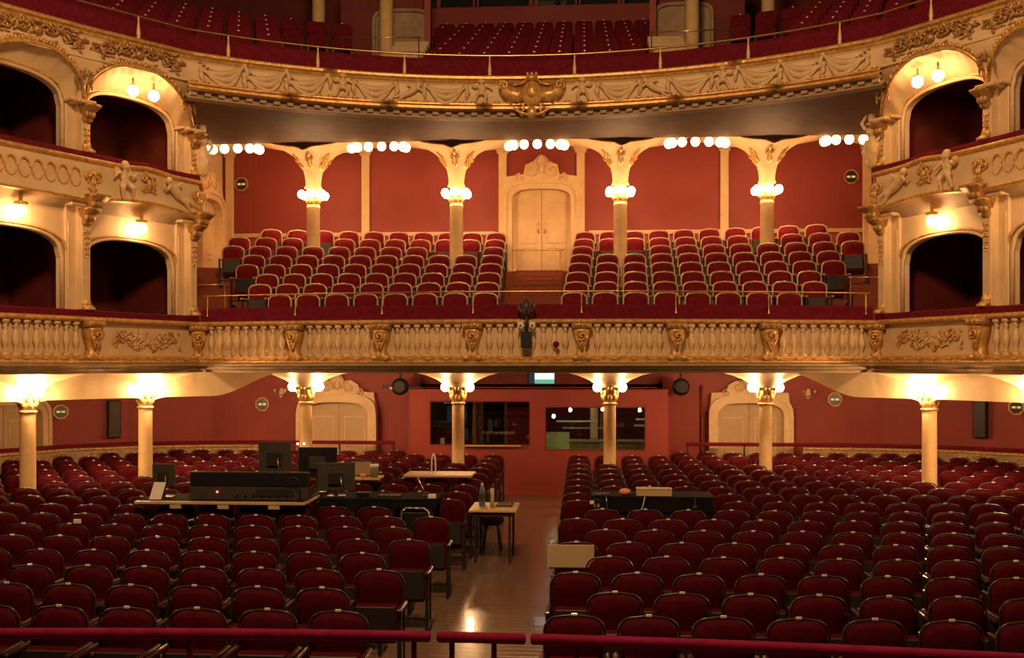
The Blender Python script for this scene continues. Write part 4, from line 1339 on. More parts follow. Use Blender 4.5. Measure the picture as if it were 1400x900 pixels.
for i, (a, b) in enumerate(wx):
    x0 = ((a - 745) / 1400) * YG + 0.0
    x1 = ((b - 745) / 1400) * YG + 0.0
    t = thing('window_%d' % (3 + i), None, None, ((x0 + x1) / 2, YG, 12.18))
    t['kind'] = 'structure'
    MB().box((0, 0.08, 0.45), (x1 - x0, 0.01, 0.9)).build('pane', 'window_glass', t)
    fr = MB()
    for s in (-1, 1): fr.box((s * ((x1 - x0) / 2 + 0.05), 0.08, 0.47), (0.1, 0.22, 0.95))
    fr.build('window_frame', 'red_wall', t)
struct('wall_gallery_booth', MB().box((0, 28.0, 12.6), (6.4, 0.05, 1.4)).box((0, 27.45, 12.1), (6.2, 1.05, 0.1)), 'black')
t = thing('projector', 'pale projector standing behind the gallery booth windows', 'projector', (0.1, 27.5, 12.15))
MB().rbox((0, 0, 0.25), (0.9, 0.4, 0.2), 0.02).build('body', 'chrome', t)
MB().lathe([(0.08, 0), (0.08, 0.1), (0.06, 0.12)], 12, M=Matrix.Translation((0.2, -0.2, 0.25)) @ Matrix.Rotation(PI / 2, 4, 'X')).build('lens', 'black', t)
MB().box((0, 0, 0.08), (0.5, 0.3, 0.15)).build('foot', 'dark_metal', t)

# cream doors and columns beside the seat block
def plain_door(n, x):
    t = thing('door_%d' % n, None, None, (x, 22.95, 8.9))
    t['kind'] = 'structure'
    MB().prism([(-0.62, 0)] + [(0.62 * math.copysign(abs(math.cos(a)) ** 0.5, -math.cos(a)), 1.62 + 0.27 * math.sin(a) ** 0.6) for a in [PI * k / 14 for k in range(15)]] + [(0.62, 0)], 0, 0.05).build('door_leaf', 'stone', t)
    pts = [(0.62 * math.copysign(abs(math.cos(a)) ** 0.5, -math.cos(a)), -0.02, 1.62 + 0.27 * math.sin(a) ** 0.6) for a in [PI * k / 14 for k in range(15)]]
    MB().tube([(-0.62, -0.02, 0)] + pts + [(0.62, -0.02, 0)], 0.05, 6).build('door_frame', 'stone', t, True)
plain_door(7, -3.15)
plain_door(8, 3.2)
for sx in (-1, 1):
    struct('wall_gallery_door_' + ('left' if sx < 0 else 'right'), MB().box((sx * 3.6, 23.1, 10.4), (1.9, 0.1, 4.0)), 'dark_red_wall')
gcol = MB().lathe([(0.2, 0), (0.2, 0.1), (0.15, 0.15), (0.14, 4.0)], 20).mesh('shaft', True)
for sx in (-1, 1):
    for k, (x, y, z) in enumerate(((3.25, 21.75, 8.9), (5.05, 23.0, 9.7))):
        t = thing('gallery_column', 'cream gallery column %s, %s' % ('beside the wooden steps' if k == 0 else 'standing behind the side seats', side_word[sx]), 'column', (sx * x, y, z), group='gallery columns')
        obj('shaft', gcol, 'column_cream', t)
        MB().rbox((0, 0, 0.04), (0.44, 0.44, 0.08), 0.01).build('base', 'column_cream', t)
    t = thing('gallery_steps', 'light wooden steps beside the gallery seats, ' + side_word[sx], 'steps', (sx * 2.68, 20.45, 8.1))
    for j in range(6):
        MB().rbox((0, 0.26 * j, 0.80 + 0.15 * j - 0.075), (0.74, 0.30, 0.15), 0.006).build('step', 'table_wood', t)
    for s in (-1, 1):
        MB().box((s * 0.345, 0.66, 0.31), (0.05, 1.55, 0.62)).build('side_panel', 'table_wood', t)
    handrail('steps_handrail', 'thin brass handrail above the wooden gallery steps, ' + side_word[sx], [(sx * 2.25, 20.2), (sx * 3.9, 20.1)], 9.28, [(sx * 2.3, 20.2, 8.1), (sx * 3.82, 20.1, 8.1)], 8.2, 0.016)

g_back = MB()
g_back.loft([[(-w, d0, z), (w, d0, z), (w, d1, z), (-w, d1, z)] for w, d0, d1, z in ((0.21, -0.05, 0.03, 0.42), (0.225, -0.06, 0.03, 0.6), (0.22, -0.055, 0.03, 0.78), (0.17, -0.03, 0.02, 0.85))])
g_seat = MB().rbox((0, -0.12, 0.42), (0.42, 0.12, 0.34), 0.03)
def make_gallery_seat():
    t = thing('gallery_chair', '', 'chair', (0, 0, 0))
    obj('backrest', g_back.mesh('backrest', False), 'velvet', t)
    obj('seat', g_seat.mesh('seat', False), 'velvet', t)
    MB().box((0, 0.0, 0.865), (0.035, 0.02, 0.025)).build('number_plate', 'plate', t)
    MB().box((-0.2, -0.05, 0.22), (0.04, 0.2, 0.44)).box((0.2, -0.05, 0.22), (0.04, 0.2, 0.44)).build('side_frame', 'dark_metal', t)
    return t
proto = make_gallery_seat()
first = True
for k in range(8):
    for j in range(11):
        x = -2.475 + 0.495 * j
        if k < 6 and abs(x) > 2.0: continue
        loc = (x, 20.2 + 0.8 * k, 8.08 + 0.353 * k)
        lab = 'dark red gallery chair, centre block, %s row up, %s from the sound desk side' % (ORD[k + 1], ORD[j + 1])
        if first:
            proto.location = loc
            proto['label'] = lab
            proto['group'] = 'gallery seats of the centre block'
            first = False
        else:
            copy_tree(proto, loc, 0, lab, 'gallery seats of the centre block')
for sx in (-1, 1):
    for k in range(5):
        r = 10.65 + 0.75 * k
        n = int(R(33) * r / 0.55)
        for j in range(n):
            a = R(18.5) + 0.55 * j / r
            if k < 4 and a < R(25): continue
            lab = 'dark red gallery chair, %s, %s row up, %s along from the steps' % (side_word[sx], ORD[k + 1], ORD[j + 1])
            copy_tree(proto, (sx * r * math.sin(a), 9.3 + r * math.cos(a), 8.06 + 0.34 * k), -sx * a, lab, 'gallery seats of the side blocks')
# ------------------------------------------------------------------ tip-up chairs of stalls and dress circle (they face -y)
def back_outline(w, z0, zt, n=7, rc=0.11):
    """closed outline of the backrest cushion: slightly waisted sides, rounded shoulders, gently arched top"""
    pts = [(-w * 0.93, z0), (-w, z0 + (zt - z0) * 0.45)]
    for i in range(n + 1):
        a = PI - PI / 2 * i / n
        pts.append((-w + rc + rc * math.cos(a), zt - 0.012 - rc + rc * math.sin(a)))
    pts += [(-w * 0.22, zt - 0.004), (0, zt)]
    return pts + [(-x, z) for x, z in reversed(pts[:-1])]
OUT = back_outline(0.206, 0.46, 0.902)
cx, cz = 0, 0.68
back = MB()
nn = len(OUT)
rings = []
for sc, d in ((1.0, 0.0), (0.97, -0.03), (0.82, -0.055), (0.5, -0.068)):
    rings.append([(cx + (x - cx) * sc, d, cz + (z - cz) * sc) for x, z in OUT])
back.loft([[(x, 0.025, z) for x, _, z in rings[0]]] + rings, cap=True)
BACK = back.mesh('backrest', True)
def frame_mesh(r):
    mb = MB()
    o = back_outline(0.222, 0.30, 0.915)
    mb.tube([(-0.222, 0.03, 0.0), (-0.222, 0.012, 0.3)] + [(x, 0.0, z) for x, z in o[1:-1]] + [(0.222, 0.012, 0.3), (0.222, 0.03, 0.0)], r, 6)
    return mb.mesh('back_frame', True)
FRAME = frame_mesh(0.010)
FRAME2 = frame_mesh(0.019)
seat = MB()
M = Matrix.Translation((0, -0.13, 0.47)) @ Matrix.Rotation(R(-8), 4, 'X')
seat.rbox((0, 0, 0), (0.40, 0.085, 0.34), 0.028, M)
SEAT = seat.mesh('seat', False)
SEATU = MB().rbox((0, -0.052, 0), (0.36, 0.02, 0.29), 0.008, M).mesh('seat_pan')
LEG = MB().box((0, 0, 0.30), (0.035, 0.045, 0.60)).mesh('front_leg')
ARMR = MB().rbox((0, -0.16, 0.625), (0.045, 0.36, 0.035), 0.01).mesh('armrest')
STR = MB().box((0, -0.14, 0.07), (0.03, 0.30, 0.04)).mesh('stretcher')
CROSS = MB().box((0, -0.28, 0.16), (0.46, 0.025, 0.03)).mesh('cross_bar')
PLATE = MB().rbox((0, -0.013, 0.922), (0.045, 0.012, 0.020), 0.003).mesh('number_plate')

def plain_copy(me):
    c = me.copy()
    c.materials.clear()
    return c
def make_chair(name, cat, frame, fmat, backmat):
    t = thing(name, '', cat)
    b = obj('backrest', BACK if fmat != 'tan_frame' else plain_copy(BACK), None, t)
    if not b.data.materials: b.data.materials.append(MATS[backmat])
    f = obj('back_frame', frame, fmat, t)
    obj('number_plate', PLATE, 'plate', f)
    s = obj('seat', SEAT if fmat != 'tan_frame' else plain_copy(SEAT), None, t)
    if not s.data.materials: s.data.materials.append(MATS[backmat])
    obj('seat_pan', SEATU, 'seat_black', s)
    for sx in (-1, 1):
        obj('armrest', ARMR if fmat != 'tan_frame' else plain_copy(ARMR), fmat, t, (sx * 0.236, 0, 0))
        obj('leg', LEG, 'seat_black', t, (sx * 0.236, -0.29, 0))
        obj('stretcher', STR, 'seat_black', t, (sx * 0.236, 0, 0))
    obj('cross_bar', CROSS, 'seat_black', t)
    return t
stall = make_chair('stalls_chair', 'chair', FRAME, 'chair_frame', 'seat_velvet')
def stalls_row_y(k): return 7.55 + 0.76 * (k - 1) + 0.0048 * (k - 1) ** 2
first = True
PITCH = 0.54
col_xy = [(c[0], c[1]) for c in low_cols]
def wall_limit(y):
    """inner half width of the stalls at depth y"""
    pts = [(11.4, 12.5), (11.4, 16), (11.2, 18), (10.8, 19.6), (10.0, 21.0), (8.8, 21.9), (7.2, 22.4)]
    for (xa, ya), (xb, yb) in zip(pts, pts[1:]):
        if ya <= y <= yb: return xa + (xb - xa) * (y - ya) / (yb - ya) - 0.55
    return 9.5
def in_frame(x, y, m=0.35):
    dx = x - 0.93
    t = math.atan(95 / 1400)
    xc = dx * math.cos(t) + y * math.sin(t)
    d = -dx * math.sin(t) + y * math.cos(t)
    return abs(1400 * xc / d) < 700 + m * 1400 / d
SKIP = {(8, -1, 0)}
spots = []
for k in range(1, 19):
    y = stalls_row_y(k)
    for sx in (-1, 1):
        start = 0.88 if (k % 2 == 1 or k > 9) else 1.20
        for j in range(22):
            x = sx * (start + PITCH * j)
            if not in_frame(x, y, 1.3) or abs(x) > wall_limit(y): continue
            if any((x - cx_) ** 2 + (y - 0.1 - cy_) ** 2 < 0.42 ** 2 for cx_, cy_ in col_xy): continue
            if k == 18 and abs(x) < 2.85: continue
            if (k, sx, j) in SKIP: continue
            lab = 'red stalls chair, %s from the aisle, %s row behind the rail, %s' % (ORD[j + 1], ORD[k], side_word[sx])
            loc = (x + random.uniform(-0.002, 0.002), y + random.uniform(-0.012, 0.012), 0)
            spots.append((math.hypot(x - 0.93, y) + (0 if in_frame(x, y) else 100), loc, random.uniform(-0.012, 0.012), lab))
spots.sort(key=lambda q: q[0])
stall.location, stall['label'], stall['group'] = spots[0][1], spots[0][3], 'stalls chairs'
for _, loc, rz, lab in spots[1:300]:
    copy_tree(stall, loc, rz, lab, 'stalls chairs')
# the farthest chairs of the same kind, past the three hundred nearest, joined
parts = []
for ch, gs in KIDS[stall.name]:
    parts.append((ch.data, ch.matrix_local.copy()))
    for g in gs: parts.append((g.data, ch.matrix_local @ g.matrix_local))
parts = [(me, Matrix.Translation(o.location)) for o in stall.children for me in [o.data]] + [(g.data, Matrix.Translation(o.location)) for o in stall.children for g in o.children]
vs, fs, mi, sm, mats_ = [], [], [], [], []
for _, loc, rz, lab in spots[300:]:
    T = Matrix.Translation(loc) @ Matrix.Rotation(rz, 4, 'Z')
    for me, L_ in parts:
        o_ = len(vs)
        m_ = me.materials[0]
        if m_ not in mats_: mats_.append(m_)
        TT = T @ L_
        vs += [tuple(TT @ v.co) for v in me.vertices]
        for p_ in me.polygons:
            fs.append([i + o_ for i in p_.vertices])
            mi.append(mats_.index(m_))
            sm.append(p_.use_smooth)
me = bpy.data.meshes.new('rear_stalls_chairs')
me.from_pydata(vs, [], fs)
for m_ in mats_: me.materials.append(m_)
me.polygons.foreach_set('material_index', mi)
me.polygons.foreach_set('use_smooth', sm)
o = bpy.data.objects.new('rear_stalls_chair_rows', me)
COL.objects.link(o)
tag(o, 'farthest rows and outer row ends of the red velvet stalls chairs', 'chairs', kind='stuff')
dress = make_chair('dress_circle_chair', 'chair', FRAME2, 'tan_frame', 'dress_velvet_lit')
lim = [5.0, 5.45, 5.5, 5.95, 6.1, 6.45, 6.6, 6.5]
first = True
for k in range(NR):
    for sx in (-1, 1):
        start = 0.80 + 0.03 * k
        for j in range(13):
            x = sx * (start + 0.55 * j)
            if abs(x) > lim[k]: continue
            y = row_y(k, x)
            if any((x - cx_) ** 2 + (y - 0.1 - ARC_Y) ** 2 < 0.38 ** 2 for cx_ in up_cols): continue
            lab = 'red dress circle chair, %s from the stair, %s row up, %s' % (ORD[j + 1], ORD[k + 1], side_word[sx])
            rz = math.atan2((0.35 - k / 7.0) * 2 * x / 25.0, 1) + random.uniform(-0.01, 0.01)
            loc = (x, y, row_z(k))
            if first:
                dress.location = loc
                dress.rotation_euler = (0, 0, rz)
                dress['label'] = lab
                dress['group'] = 'dress circle chairs'
                first = False
            else:
                copy_tree(dress, loc, rz, lab, 'dress circle chairs')
# ------------------------------------------------------------------ padded rail in front of the stalls
def pit_rail(label, x0, x1, posts):
    t = thing('padded_rail', label, 'rail', group='padded rails in front of the stalls')
    def y_of(x): return 6.50 - 0.018 * (x + 0.3) ** 2
    n = max(3, int((x1 - x0) / 0.2))
    pts = [(x0 + (x1 - x0) * i / n, y_of(x0 + (x1 - x0) * i / n), 1.015) for i in range(n + 1)]
    rs = [0.036] * len(pts)
    e0 = (pts[0][0] - 0.012, pts[0][1], pts[0][2])
    e1 = (pts[-1][0] + 0.012, pts[-1][1], pts[-1][2])
    MB().tube([e0] + pts + [e1], [0.022] + rs + [0.022], 12).build('velvet_pad', 'rail_velvet', t, True)
    for x in posts:
        MB().rbox((0, 0, 0.49), (0.032, 0.032, 0.98), 0.004).build('post', 'velvet', t, loc=(x, y_of(x), 0))
    return t
pit_rail('long padded velvet rail before the front row, sound desk side', -4.2, -0.045, [-0.14, -1.6, -3.1])
pit_rail('short padded velvet rail on two posts across the centre aisle', 0.02, 0.565, [0.105, 0.375])
pit_rail('long padded velvet rail before the front row, beige board side', 0.62, 4.6, [0.9, 2.4, 3.9])

# ------------------------------------------------------------------ production desks laid over the stalls chairs
ZT = 0.985
def desk(name, label, x0, x1, y0, y1, material, z=ZT, blocks=()):
    t = thing(name, label, 'table', ((x0 + x1) / 2, (y0 + y1) / 2, 0))
    w, d = x1 - x0, y1 - y0
    MB().rbox((0, 0, z - 0.0175), (w, d, 0.035), 0.005).build('top', material, t)
    for x in blocks:
        MB().rbox((x, -d / 2 + 0.03, z - 0.065), (0.15, 0.05, 0.058), 0.006).build('support_block', 'beige_board', t)
    return t
t = desk('mixing_desk_board', 'long wooden board across the chairs carrying the sound desk', -4.87, -2.62, 12.94, 13.75, 'table_wood', blocks=(-0.58, 0.05, 0.72))
MB().box((0, 0.03, ZT + 0.003), (2.2, 0.70, 0.006)).build('cloth_cover', 'black_cloth', t)
t = desk('black_desk_board', 'black desk board across the chairs beside the mixing console', -2.55, -0.98, 13.42, 14.1, 'black_cloth')
MB().box((0, -0.33, ZT - 0.085), (1.57, 0.02, 0.10)).build('cloth_edge', 'black_cloth', t)
desk('pale_desk_board', 'narrow pale desk board with a white lamp stand', -1.94, -0.83, 16.34, 17.0, 'table_wood')
desk('small_desk_board', 'small desk board carrying a framed panel and a green cup', -2.74, -2.24, 15.86, 16.3, 'table_wood')
t = desk('cloth_table', 'black cloth covered desk with beige box and orange ball', 1.06, 2.72, 13.86, 14.5, 'black_cloth')
MB().box((0.05, -0.33, ZT - 0.12), (1.5, 0.02, 0.17)).build('hanging_cloth', 'black_cloth', t)

# mixing console
t = thing('mixing_console', 'wide black mixing console with red indicator light', 'mixing console', (-3.42, 13.45, ZT + 0.007))
MB().add([(-0.79, -0.30, 0.0), (0.79, -0.30, 0.0), (0.79, 0.28, 0.0), (-0.79, 0.28, 0.0), (-0.79, -0.30, 0.17), (0.79, -0.30, 0.17), (0.79, 0.28, 0.07), (-0.79, 0.28, 0.07)],
         [(0, 3, 2, 1), (4, 5, 6, 7), (0, 1, 5, 4), (1, 2, 6, 5), (2, 3, 7, 6), (3, 0, 4, 7)]).build('body', 'dark_grey', t)
MB().rbox((0, -0.24, 0.265), (1.58, 0.12, 0.19), 0.012).build('meter_bridge', 'black', t)
MB().ell((-0.42, -0.305, 0.10), (0.016, 0.01, 0.016), 8, 5).build('indicator_light', 'led_red', t, True)
for k in range(7):
    MB().lathe([(0.02, 0), (0.018, 0.02)], 8, M=Matrix.Translation((-0.15 + 0.11 * k, -0.30, 0.06)) @ Matrix.Rotation(PI / 2, 4, 'X')).build('socket', 'dark_metal', t)
MB().box((0.35, -0.303, 0.09), (0.5, 0.006, 0.09)).build('rear_panel', 'dark_metal', t)

def monitor(name, label, loc, w, h, zc, material, rz=0.0):
    t = thing(name, label, 'monitor', loc, rz)
    MB().rbox((0, 0, zc), (w, 0.035, h), 0.008).build('casing', material, t)
    MB().rbox((0, -0.035, zc - 0.02), (w * 0.42, 0.04, h * 0.45), 0.01).build('back_housing', 'dark_grey' if material != 'dark_grey' else 'dark_metal', t)
    MB().rbox((0, -0.01, (zc - h / 2) / 2 + 0.01), (0.05, 0.03, zc - h / 2), 0.004).build('stand', 'dark_metal', t)
    MB().rbox((0, 0.02, 0.008), (0.24, 0.18, 0.016), 0.004).build('foot', 'dark_metal', t)
    MB().tube([(w * 0.12, -0.05, zc), (w * 0.16, -0.07, zc - h * 0.3), (w * 0.1, -0.05, zc - h * 0.55)], 0.008, 5).build('cable', 'chrome', t, True)
    return t
monitor('monitor', 'small grey monitor with a white sheet leaning on it', (-4.62, 13.3, ZT + 0.007), 0.31, 0.30, 0.30, 'dark_grey')
o = MB().add([(-0.07, -0.04, 0), (0.09, -0.04, 0), (0.13, 0.03, 0.22), (-0.03, 0.03, 0.22), (-0.07, -0.037, 0), (0.09, -0.037, 0), (0.13, 0.033, 0.22), (-0.03, 0.033, 0.22)],
             [(0, 1, 2, 3), (7, 6, 5, 4), (0, 4, 5, 1), (1, 5, 6, 2), (2, 6, 7, 3), (3, 7, 4, 0)]).build('paper_sheet', 'white_paper', None, loc=(-4.66, 13.12, ZT + 0.008))
tag(o, 'white paper sheet leaning against the small grey monitor', 'paper')
monitor('monitor', 'grey monitor raised highest, behind the mixing console', (-3.30, 13.9, 0.95), 0.46, 0.44, 0.53, 'dark_grey')
monitor('monitor', 'wide black monitor beside the raised grey monitor', (-2.80, 14.3, 0.95), 0.56, 0.40, 0.44, 'black')
monitor('monitor', 'olive grey monitor with dangling cable on the black desk board', (-2.36, 13.58, ZT), 0.50, 0.38, 0.27, 'dark_grey', 0.15)
for x in (-3.02, -2.93):
    o = MB().ell((0, 0, 0), (0.016, 0.016, 0.018), 8, 5).build('led_lamp', 'led_white', None, True, loc=(x, 14.05, 1.66))
    tag(o, 'tiny white lamp above the black monitor, %s' % ('by the grey monitor' if x < -3 else 'before the column'), 'lamp')
t = thing('desk_lamp', 'thin black gooseneck lamp on the mixing board', 'lamp', (-2.70, 13.04, ZT + 0.007))
MB().tube([(0, 0, 0), (0, 0, 0.2), (-0.05, 0, 0.30), (-0.2, 0, 0.30)], 0.008, 5).build('neck', 'black', t, True)
MB().lathe([(0.05, 0), (0.05, 0.02), (0.015, 0.03)], 10).build('base', 'black', t)
# things on the black board
for i, (x, y, w, d, h, m_, lab) in enumerate(((-2.0, 13.65, 0.18, 0.15, 0.06, 'black', 'small black box on the black desk board'), (-1.66, 13.7, 0.3, 0.2, 0.02, 'dark_grey', 'flat grey keyboard on the black desk board'),
                                      (-1.05, 13.5, 0.10, 0.08, 0.055, 'white_paper', 'small white box at the end of the black desk board'))):
    tag(MB().rbox((0, 0, h / 2), (w, d, h), 0.006).build('small_box' if i != 1 else 'keyboard', m_, None, loc=(x, y, ZT)), lab, 'box' if i != 1 else 'keyboard')
t = thing('microphone_stand', 'thin slanted grey stand on the black desk board', 'stand', (-1.28, 13.75, ZT))
MB().tube([(0.1, 0, 0.01), (0.0, 0, 0.25)], 0.012, 6).build('arm', 'chrome', t, True)
MB().lathe([(0.05, 0), (0.05, 0.012), (0.01, 0.02)], 10).build('base', 'dark_metal', t, loc=(0.1, 0, 0))
# tubular chair in the row beside the aisle
t = thing('tubular_chair', 'black chair with chrome tube frame under the black desk board', 'chair', (-1.22, 13.12, 0))
for s in (-1, 1):
    MB().tube([(s * 0.24, -0.02, 0), (s * 0.21, 0, 0.45), (s * 0.17, 0.02, 0.86), (s * 0.12, 0.02, 0.90)], 0.014, 6).build('leg', 'chrome', t, True)
    MB().tube([(s * 0.24, -0.38, 0), (s * 0.2, -0.35, 0.44)], 0.014, 6).build('leg', 'chrome', t, True)
MB().tube([(-0.13, 0.02, 0.90), (0.13, 0.02, 0.90)], 0.014, 6).build('top_rail', 'chrome', t, True)
MB().rbox((0, 0.015, 0.70), (0.30, 0.03, 0.30), 0.01).build('backrest', 'black', t)
MB().rbox((0, -0.18, 0.46), (0.40, 0.36, 0.05), 0.015).build('seat', 'black', t)
# white lamp stand on the pale board
t = thing('folding_lamp', 'white folded lamp stand on the pale desk board', 'lamp', (-1.48, 16.6, ZT))
for s in (-1, 1):
    MB().tube([(s * 0.035, 0, 0.01), (s * 0.028, 0, 0.26), (0, 0, 0.33)], 0.012, 6).build('arm', 'white_paper', t, True)
MB().rbox((0, 0, 0.008), (0.12, 0.1, 0.016), 0.004).build('base', 'white_paper', t)
tag(MB().rbox((0, 0, 0.012), (0.14, 0.09, 0.024), 0.004).build('notepad', 'white_paper', None, loc=(-1.75, 16.6, ZT)), 'white notepad lying on the pale desk board', 'notepad')
# framed panel, cup and fruit on the small board
t = thing('display_panel', 'grey framed panel standing on the small desk board', 'panel', (-2.56, 16.1, ZT))
MB().rbox((0, 0, 0.13), (0.36, 0.025, 0.26), 0.006).build('frame', 'dark_grey', t)
MB().box((0, -0.015, 0.13), (0.31, 0.006, 0.21)).build('face', 'stone', t)
t = thing('cup', 'pale green cup beside the grey framed panel', 'cup', (-2.33, 15.98, ZT))
MB().lathe([(0.055, 0), (0.065, 0.15), (0.062, 0.2)], 12).build('body', 'olive', t, True)
MB().lathe([(0.066, 0.15), (0.068, 0.21), (0.05, 0.21)], 12).build('band', 'white_paper', t, True)
tag(MB().ell((0, 0, 0.035), (0.05, 0.04, 0.035), 10, 6).build('orange_fruit', 'orange', None, True, loc=(-2.50, 15.93, ZT)), 'orange fruit before the grey framed panel', 'fruit')

# aisle table with bottle and tube, stool beneath
t = thing('aisle_table', 'small wooden table on dark legs standing in the centre aisle', 'table', (-0.30, 14.5, 0))
MB().rbox((0, 0, 0.735), (0.66, 0.86, 0.03), 0.005).build('top', 'table_wood', t)
MB().box((0, -0.38, 0.69), (0.56, 0.03, 0.06)).build('apron', 'dark_metal', t)
for sx in (-1, 1):
    for sy in (-1, 1):
        MB().rbox((sx * 0.24, sy * 0.38, 0.36), (0.032, 0.032, 0.72), 0.004).build('leg', 'dark_metal', t)
t = thing('water_bottle', 'clear blue plastic water bottle on the aisle table', 'bottle', (-0.47, 14.42, 0.751))
MB().lathe([(0.04, 0), (0.045, 0.02), (0.045, 0.22), (0.03, 0.28), (0.015, 0.31)], 14).build('body', 'bottle_blue', t, True)
MB().lathe([(0.0465, 0.09), (0.0465, 0.18)], 14, cap=False).build('label_band', 'dark_grey', t)
MB().lathe([(0.017, 0.305), (0.017, 0.335)], 10).build('cap', 'white_paper', t)
t = thing('white_candle', 'slim white tube standing upright on the aisle table', 'tube', (-0.32, 14.32, 0.751))
MB().lathe([(0.028, 0), (0.028, 0.27), (0.02, 0.28)], 12).build('body', 'beige_board', t, True)
MB().lathe([(0.02, 0.28), (0.02, 0.30)], 10).build('cap', 'black', t)
tag(MB().rbox((0, 0, 0.01), (0.24, 0.34, 0.02), 0.004).build('folder', 'dark_grey', None, loc=(-0.16, 14.6, 0.751)), 'flat grey folder lying on the aisle table', 'folder')
t = thing('ashtray', 'small glass dish before the bottle on the aisle table', 'dish', (-0.42, 14.22, 0.751))
MB().lathe([(0.04, 0), (0.055, 0.03), (0.045, 0.03), (0.035, 0.012)], 12).build('bowl', 'chrome', t, True)
t = thing('stool', 'dark stool with red cushion beneath the aisle table', 'stool', (-0.40, 15.2, 0))
MB().lathe([(0.17, 0.42), (0.185, 0.44), (0.185, 0.47), (0.15, 0.50), (0.0, 0.505)], 18).build('cushion', 'seat_velvet', t, True)
MB().lathe([(0.16, 0.385), (0.16, 0.42)], 18).build('seat_ring', 'dark_metal', t)
for k in range(4):
    a = PI / 4 + k * PI / 2
    MB().tube([(0.12 * math.cos(a), 0.12 * math.sin(a), 0.40), (0.19 * math.cos(a), 0.19 * math.sin(a), 0)], 0.016, 6).build('leg', 'dark_metal', t, True)

# things on the cloth covered desk
t = thing('beige_box', 'long flat beige box lying on the black cloth desk', 'box', (1.91, 14.0, ZT))
MB().rbox((0, 0, 0.045), (0.47, 0.2, 0.09), 0.005).build('body', 'beige_board', t)
MB().rbox((0, 0, 0.097), (0.48, 0.21, 0.012), 0.003).build('lid', 'beige_board', t)
tag(MB().ell((0, 0, 0.05), (0.08, 0.06, 0.05), 14, 8).build('orange_ball', 'orange', None, True, loc=(1.52, 13.98, ZT)), 'orange rounded object on the black cloth desk', 'ball')
t = thing('desk_device', 'small grey device with hanging plug at the desk corner', 'device', (1.2, 13.9, ZT))
MB().rbox((0, 0, 0.02), (0.22, 0.1, 0.04), 0.01).build('body', 'dark_grey', t)
MB().rbox((-0.13, -0.08, -0.08), (0.06, 0.03, 0.05), 0.008).build('plug', 'white_paper', t)
MB().tube([(0.06, -0.06, 0.01), (0.07, -0.08, -0.08), (0.08, -0.08, -0.2)], 0.008, 5).build('cable', 'chrome', t, True)
tag(MB().tube([(0, 0, 0.0), (-0.01, -0.02, -0.03), (-0.03, -0.025, -0.12), (-0.06, -0.03, -0.18), (-0.02, -0.04, -0.19)], 0.007, 5).build('white_cable', 'white_paper', None, True, loc=(1.78, 13.83, ZT)), 'white cable hanging over the black cloth below the beige box', 'cable')
t = thing('clamp', 'grey clamp on the black cloth near its outer end', 'clamp', (2.44, 13.8, 0.86))
MB().tube([(0, 0, 0.12), (0, 0, 0)], 0.01, 5).build('bolt', 'chrome', t)
MB().rbox((0, 0, 0.0), (0.06, 0.03, 0.04), 0.005).build('jaw', 'dark_grey', t)
# beige board on the aisle chair
t = thing('beige_board', 'plain beige board leaning on an aisle chair', 'board', (0.82, 10.55, 0.665), 0.02)
MB().rbox((0, 0, 0.12), (0.48, 0.014, 0.24), 0.003).build('sheet', 'beige_board', t)
MB().box((0, -0.008, 0.004), (0.46, 0.012, 0.012)).build('edge_strip', 'dark_metal', t)
tag(MB().rbox((0, 0, 0.02), (0.09, 0.02, 0.05), 0.004).build('white_card', 'white_paper', None, loc=(-4.88, 11.46, 0.93)), 'white card tucked on a chair back below the sound desk', 'card')

# ------------------------------------------------------------------ wall and ceiling fittings
def exit_sign(label, x, y, z, rz, s=1.0):
    t = thing('exit_sign', label, 'sign', (x, y, z), rz, 'round wall signs')
    n = 8
    MB().lathe([(0.135 * s, 0), (0.17 * s, 0.0), (0.17 * s, 0.05), (0.135 * s, 0.05), (0.135 * s, 0)], n, M=Matrix.Rotation(PI / 2, 4, 'X') @ Matrix.Rotation(PI / 8, 4, 'Z'), cap=False).build('frame', 'old_gold', t)
    MB().lathe([(0.135 * s, 0.02), (0.135 * s, 0.03)], n, M=Matrix.Rotation(PI / 2, 4, 'X') @ Matrix.Rotation(PI / 8, 4, 'Z')).build('face', 'dark_green', t)
    MB().box((0, -0.034, 0), (0.20 * s, 0.006, 0.055 * s)).build('lit_band', 'olive', t)
    p = MB()
    for q in (-0.05, 0.05):
        p.box((q * s, -0.039, 0), (0.065 * s, 0.004, 0.042 * s))
    p.build('pictogram', 'sign_lit', t)
    return t
def on_wall(pth, x, y, off=0.03): return pth.at(pth.near(x, y) if False else min((pth.L * i / 400 for i in range(401)), key=lambda s: (pth.at(s)[0] - x) ** 2 + (pth.at(s)[1] - y) ** 2), off)
x, y, rz = on_wall(WALL_L, -10.5, 21.8); exit_sign('octagonal exit sign beside the cream side door, sound desk side', x, y, 1.735, rz)
x, y, rz = on_wall(WALL_L, -6.4, 23.1); exit_sign('octagonal exit sign on the stalls wall near the arched door, sound desk side', x, y, 1.86, rz)
x, y, rz = on_wall(WALL_R, 6.52, 23.1); exit_sign('octagonal exit sign on the stalls wall near the arched door, beige board side', x, y, 2.0, rz)
x, y, rz = on_wall(WALL_R, 10.05, 22.15); exit_sign('octagonal exit sign beside the outermost column, beige board side', x, y, 1.875, rz)
exit_sign('octagonal exit sign on the dress circle wall, sound desk side', -7.15, 23.92, 7.07, 0, 1.05)
exit_sign('octagonal exit sign on the dress circle wall, beige board side', 7.08, 23.92, 7.07, 0, 1.05)
